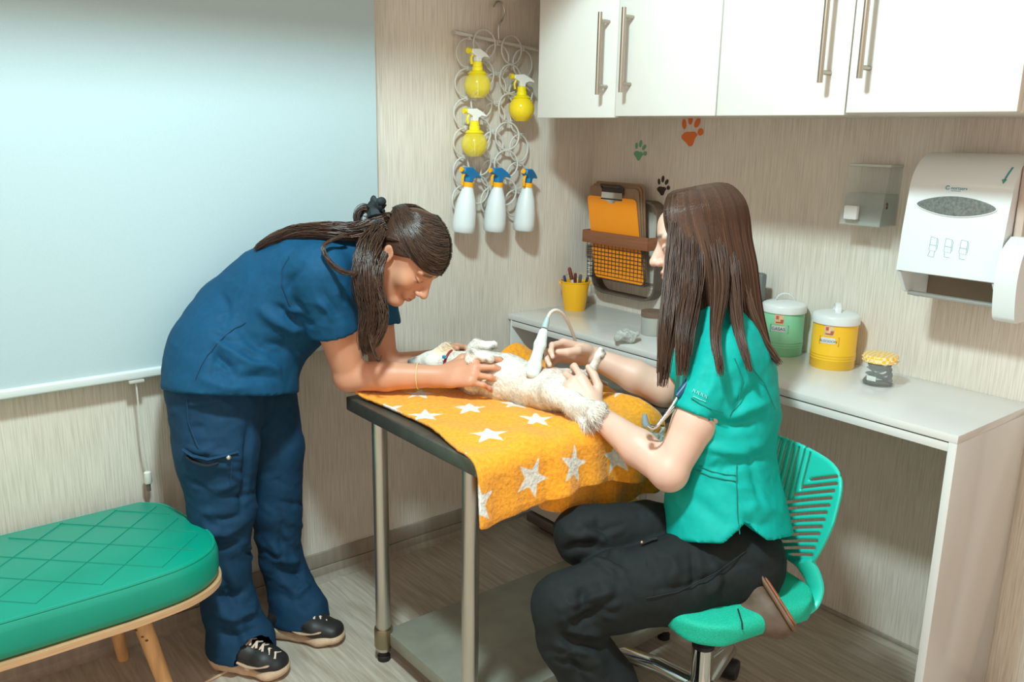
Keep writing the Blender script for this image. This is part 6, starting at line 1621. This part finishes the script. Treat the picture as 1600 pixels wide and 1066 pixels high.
# locks that spread over the shoulder and the back
G2 = [bundle(G1([(1110, 330, 1.96), (1125, 430, 1.89), (1118, 520, 1.79), (1122, 560, 1.76), (1126, 590, 1.75)]), [0.02, 0.024, 0.018, 0.012, 0.008], 190, k_, 61, 0.10),
      bundle(G1([(1130, 340, 1.97), (1145, 440, 1.90), (1155, 520, 1.82), (1168, 565, 1.79), (1172, 582, 1.785)]), [0.02, 0.024, 0.018, 0.012, 0.007], 190, k_, 62, 0.10),
      bundle(G1([(1135, 340, 2.0), (1155, 440, 1.94), (1185, 520, 1.90), (1208, 555, 1.88), (1220, 570, 1.87)]), [0.02, 0.024, 0.020, 0.013, 0.008], 220, k_, 63, 0.10),
      bundle(G1([(1080, 340, 1.96), (1082, 440, 1.90), (1070, 530, 1.83), (1066, 590, 1.82)]), [0.02, 0.026, 0.024, 0.012], 240, k_, 64, 0.10),
      bundle(G1([(1060, 340, 1.96), (1052, 440, 1.91), (1042, 530, 1.87), (1034, 606, 1.86)]), [0.02, 0.022, 0.022, 0.012], 260, k_, 65, 0.10)]
G2 = np.concatenate(G2)
arr = np.concatenate([arr, G2]); tint = np.clip(rs.beta(1.5, 2.6, len(arr)), 0, 1)
tint = np.clip(tint*(0.75+0.35*np.concatenate([lock, rs.uniform(-1, 1, len(G2))])), 0, 1)
cap2 = hair_cap(H2, off=0.0025, c0=0.012)
fl = Field(H2.o-0.42, H2.o+0.2, 0.006)
for (z0, x0, a0, b0), (z1, x1, a1, b1) in zip(SEC[12:-14:3], SEC[15:-11:3]): fl.bone(H2(x0, 0, z0), H2(x1, 0, z1), (a0*0.72*H2.s, b0*0.72*H2.s), (a1*0.72*H2.s, b1*0.72*H2.s), 0.004, H2.F)
fl.bone(H2(0.16, 0, -0.02), H2(0.12, 0, -0.5), (0.11, 0.075), (0.10, 0.07), 0.0, H2.F, 'sub')
n_c = nrm(H2.F*0.0-H2.U); fl.cut(H2(0, 0, -0.235), n_c); fl.cut(H2(0, 0, 0.095), H2.U)
v2_, f2_ = fl.mesh()
ex = (np.concatenate([cap2[0], v2_]), np.concatenate([cap2[1], f2_+len(cap2[0])]))
strands('hair', arr, 0.0012, 0.0007, HAIR2, w2, tint, ex)

# ------------------------------------------------------------------ stethoscope round her neck
t = empty('stethoscope', A(1050, 640, 1.84), 'stethoscope with steel ear tubes hanging from the seated woman neck', 'stethoscope')
for s_, (dx, dy, dd_) in enumerate(((0, 0, 0), (7, -3, 0.03))):
    pth = smooth_path([A(1064+dx, 612+dy, 1.83+dd_), A(1050+dx, 635+dy, 1.82+dd_), A(1034+dx*.6, 657+dy, 1.81+dd_), A(1024+dx*.4, 668+dy, 1.805+dd_), A(1016, 669+dy, 1.80+dd_), A(1010, 664+dy, 1.80+dd_)], 5)
    MB().tube(pth, 0.0036, 10).build('ear_tube', CHROME, t)
    MB().tube([A(1010, 666+dy, 1.80+dd_), A(1008, 660+dy, 1.80+dd_), A(1007, 650+dy, 1.80+dd_)], [0.0065, 0.007, 0.005], 12).build('ear_tip', mat('ear_tip_grey', rgb(128, 146, 156), 0.5), t)
MB().tube(smooth_path([A(1058, 620, 1.825), A(1072, 602, 1.83), A(1085, 580, 1.85), A(1098, 550, 1.88), A(1120, 520, 1.93)], 5), 0.0085, 12).build('tubing', mat('tubing_navy', rgb(22, 72, 104), 0.4), t)

MB().tube([snap(SEAT, A(x_, y_, 1.8), 0.0006)[0] for x_, y_ in ((1153, 952), (1156, 962), (1159, 972), (1160, 984))], 0.0016, 6).build('tear_mark', RUBBER, SEAT)
# ------------------------------------------------------------------ dog lying on its back
dog = empty('dog', A(820, 635, 2.12), 'small white dog lying on its back on the star blanket', 'dog')
C_ = lambda x, y, d: A(x, y, d)
pts = np.array([C_(630, 580, 2.36), C_(950, 540, 2.15), C_(930, 670, 1.98), C_(770, 530, 2.1), C_(780, 640, 2.2), C_(780, 540, 2.33)])
fl = Field(pts.min(0)-0.04, pts.max(0)+0.04, 0.0026)
SD = nrm(np.cross(A(890, 620, 2.08)-A(755, 590, 2.22), V(0, 0, 1)))
fl.loft([(C_(722, 578, 2.26), (0.042, 0.044)), (C_(752, 588, 2.235), (0.058, 0.064)), (C_(790, 594, 2.20), (0.062, 0.064)), (C_(832, 606, 2.15), (0.055, 0.050)), (C_(868, 612, 2.10), (0.056, 0.050)), (C_(893, 622, 2.075), (0.045, 0.040))], SD, 0.02)
fl.bone(C_(722, 576, 2.26), C_(690, 568, 2.28), 0.042, 0.035, 0.02)          # neck
hc = C_(680, 566, 2.285); fl.ell(hc, (0.036, 0.034, 0.033), None, 0.015)     # skull
fl.bone(hc-RT*0.012, C_(646, 567, 2.295), (0.024, 0.022), (0.014, 0.013), 0.012)   # muzzle
fl.ell(C_(642, 565, 2.293), (0.009, 0.009, 0.008), None, 0.003)
fl.ell(C_(664, 552, 2.262), 0.007, None, 0.004, 'sub')
# ear flap
fl.bone(C_(684, 552, 2.275), C_(696, 546, 2.27), (0.016, 0.006), (0.020, 0.006), 0.008, UP); fl.bone(C_(696, 546, 2.27), C_(706, 552, 2.265), (0.020, 0.005), (0.010, 0.005), 0.006, UP)
# forelegs folded over the chest
fl.bone(C_(738, 600, 2.17), C_(737, 566, 2.155), 0.022, 0.017, 0.015); fl.bone(C_(737, 566, 2.155), C_(737, 551, 2.15), 0.015, 0.012, 0.006); fl.bone(C_(737, 551, 2.15), C_(757, 557, 2.14), 0.0115, 0.0105, 0.005); fl.bone(C_(757, 557, 2.14), C_(766, 561, 2.135), 0.0125, 0.0105, 0.005)
fl.bone(C_(745, 580, 2.29), C_(738, 545, 2.28), 0.020, 0.015, 0.015); fl.bone(C_(738, 545, 2.28), C_(744, 538, 2.28), 0.013, 0.013, 0.006); fl.bone(C_(744, 538, 2.28), C_(764, 541, 2.275), 0.0125, 0.011, 0.005); fl.bone(C_(764, 541, 2.275), C_(771, 540, 2.27), 0.013, 0.0115, 0.005)
# hind legs
fl.bone(C_(870, 612, 2.05), C_(898, 632, 1.995), (0.040, 0.034), (0.027, 0.025), 0.02, SD); fl.bone(C_(898, 632, 1.995), C_(936, 638, 1.945), 0.023, 0.015, 0.014); fl.bone(C_(936, 638, 1.945), C_(924, 652, 1.94), 0.014, 0.012, 0.01)
fl.bone(C_(872, 598, 2.13), C_(902, 592, 2.12), (0.032, 0.030), 0.024, 0.02); fl.bone(C_(902, 592, 2.12), C_(921, 583, 2.065), 0.017, 0.011, 0.01); fl.bone(C_(921, 583, 2.065), C_(936, 556, 2.05), 0.0095, 0.0095, 0.006)
for dx, dy in ((0, 0), (5, 2), (8, 7)): fl.bone(C_(936, 556, 2.05), C_(938+dx*.7, 545+dy, 2.045), 0.0095, 0.006, 0.003)
# tail tuft
fl.bone(C_(895, 642, 2.0), C_(915, 660, 1.96), 0.016, 0.010, 0.012)
v_, f_ = fl.mesh(); v_ = relax(v_, f_, 1)
n_ = vnormals(v_, f_)
v_ = v_+n_*(0.0022*fbm(v_*np.array([28, 28, 50]), 3, 8))[:, None]
WHT = np.array([lin(236), lin(229), lin(219)]); TAN = np.array([lin(232), lin(196), lin(150)]); PNK = np.array([lin(234), lin(196), lin(180)])
col = np.repeat(WHT[None], len(v_), 0)
def bl(c, r, cc, a=1.0):
    global col
    w = a*np.exp(-(np.linalg.norm(v_-c, axis=1)/r)**2)[:, None]; col = col*(1-w)+np.array(cc)*w
for (x, y, d, r, a) in ((790, 628, 2.15, 0.04, .55), (830, 636, 2.1, 0.035, .5), (760, 622, 2.18, 0.03, .45), (700, 548, 2.27, 0.024, .95), (684, 550, 2.27, 0.014, .6), (880, 650, 2.05, 0.025, .35)): bl(C_(x, y, d), r, TAN, a)
for (x, y, d, r, a) in ((835, 575, 2.12, 0.045, .45), (875, 580, 2.09, 0.035, .5), (905, 580, 2.1, 0.02, .4), (938, 553, 2.05, 0.012, .6)): bl(C_(x, y, d), r, PNK, a)
blackc = (0.012, 0.010, 0.010)
bl(C_(641, 566, 2.29), 0.013, blackc, 1.0); bl(C_(648, 560, 2.285), 0.010, (0.06, 0.045, 0.04), .8); bl(C_(650, 574, 2.28), 0.008, (0.06, 0.045, 0.04), .7); bl(C_(663, 552, 2.258), 0.006, blackc, 1.0)
for (x, y, d) in ((735, 549, 2.14), (760, 563, 2.13), (767, 560, 2.13), (768, 545, 2.262), (772, 541, 2.262), (943, 548, 2.04), (947, 553, 2.04), (940, 560, 2.04)): bl(C_(x, y, d), 0.0055, (0.05, 0.04, 0.035), .85)
body = mesh_from('body', v_, f_, attr_mat('dog_coat', 'coat_colour', 0.75, sss=0.05, spec=0.2), dog, {'coat_colour': col})
# fur: short strands lying towards the tail
rs = np.random.RandomState(5)
tri = f_[rs.randint(0, len(f_), 26000)]; w = rs.dirichlet((1, 1, 1, 1), 26000)
ro = (v_[tri]*w[..., None]).sum(1); nn = (n_[tri]*w[..., None]).sum(1); cc = (col[tri]*w[..., None]).sum(1)
flow = nrm(A(900, 640, 2.05)-A(740, 585, 2.24))
onhead = np.linalg.norm(ro-C_(664, 566, 2.29), axis=1) < 0.055
paw_ = np.min([np.linalg.norm(ro-C_(*q), axis=1) for q in ((760, 557, 2.14), (764, 540, 2.27), (940, 552, 2.05), (930, 566, 2.055))], 0) < 0.03
tail = np.linalg.norm(ro-C_(916, 656, 1.96), axis=1)
fluff = np.exp(-(tail/0.035)**2)
L_ = np.where(onhead | paw_, 0.004, rs.uniform(0.007, 0.014, len(ro)))+0.026*fluff
keep = cc.max(1) > 0.2
dirv = flow[None]*0.8+rs.normal(0, 0.35, (len(ro), 3)); dirv += fluff[:, None]*V(0.0, -0.2, -1.1)
dirv -= nn*(dirv*nn).sum(1, keepdims=True); dirv = dirv/np.maximum(np.linalg.norm(dirv, axis=1, keepdims=True), 1e-6)+nn*0.30
uu = np.linspace(0, 1, 4)[None, :, None]
arr = ro[:, None]-nn[:, None]*0.0008+dirv[:, None]*L_[:, None, None]*uu+V(0, 0, -0.0025)*uu**2
arr = arr[keep]; cc = cc[keep]*rs.uniform(0.9, 1.05, (keep.sum(), 1))
n0, k0, _ = arr.shape
t_ = arr[:, -1]-arr[:, 0]; a_2 = np.cross(t_, nn[keep]); a_2 /= np.maximum(np.linalg.norm(a_2, axis=1, keepdims=True), 1e-9)
rad = np.array([0.00055, 0.0005, 0.0004, 0.0001])[None, :, None]
vv = np.stack([arr-a_2[:, None]*rad, arr+a_2[:, None]*rad], 2)
idx = np.arange(n0*k0*2).reshape(n0, k0, 2)
fs = np.stack([idx[:, :-1, 0], idx[:, :-1, 1], idx[:, 1:, 1], idx[:, 1:, 0]], -1).reshape(-1, 4)
o = mesh_from('fur', vv.reshape(-1, 3), fs, MATS['dog_coat'], dog, {'coat_colour': np.repeat(cc, k0*2, 0)}); o['kind'] = 'stuff'
# collar
cc_ = C_(703, 570, 2.27); axc = nrm(C_(722, 576, 2.26)-C_(690, 568, 2.28)); e1 = nrm(UP-axc*(UP@axc)); e2 = np.cross(axc, e1)
MB().tube([cc_+0.0385*(math.cos(a)*e1+math.sin(a)*e2) for a in np.linspace(0, 2*PI, 30)[:-1]], 0.0034, 8, closed=True).build('collar', mat('collar_red', rgb(150, 40, 54), 0.5), dog)
MB().box(C_(694, 558, 2.225)-0.004, C_(694, 558, 2.225)+0.004, bev=0.001).build('collar_tag', mat('tag_blue', rgb(40, 150, 190), 0.35), dog)

# ------------------------------------------------------------------ ultrasound probe in her hand
PRB = mat('probe_white', rgb(216, 228, 226), 0.3); BOOT = mat('boot_grey', rgb(168, 192, 190), 0.5); CBL = mat('cable_cream', rgb(222, 206, 192), 0.5)
t = empty('ultrasound_probe', A(833, 583, 2.09), 'white ultrasound probe with curved cable pressed on the dog belly', 'probe')
p0, p1 = A(832, 582, 2.09), A(850, 516, 2.10); d_ = nrm(p1-p0); sdv = nrm(RT-d_*(RT@d_))
fl = Field(np.minimum(p0, p1)-0.05, np.maximum(p0, p1)+0.05, 0.002)
Lp = np.linalg.norm(p1-p0)
fl.loft([(p0, (0.017, 0.011)), (p0+d_*0.018, (0.017, 0.011)), (p0+d_*0.036, (0.013, 0.0105)), (p0+d_*0.07, (0.0145, 0.0115)), (p0+d_*(Lp-0.006), (0.0115, 0.0105))], sdv, 0.006)
v_, f_ = fl.mesh(); mesh_from('wand', relax(v_, f_, 1), f_, PRB, t)
q1 = p1+d_*0.006; q2 = A(856, 496, 2.105)
MB().tube([q1, q1*.4+q2*.6, q2], [0.0085, 0.0072, 0.005], 12).build('strain_relief', BOOT, t)
MB().tube(smooth_path([q2, A(861, 488, 2.11), A(870, 485, 2.12), A(881, 493, 2.14), A(893, 516, 2.18), A(904, 546, 2.22), A(925, 585, 2.27), A(948, 600, 2.30)], 6), 0.0042, 10).build('cable', CBL, t)
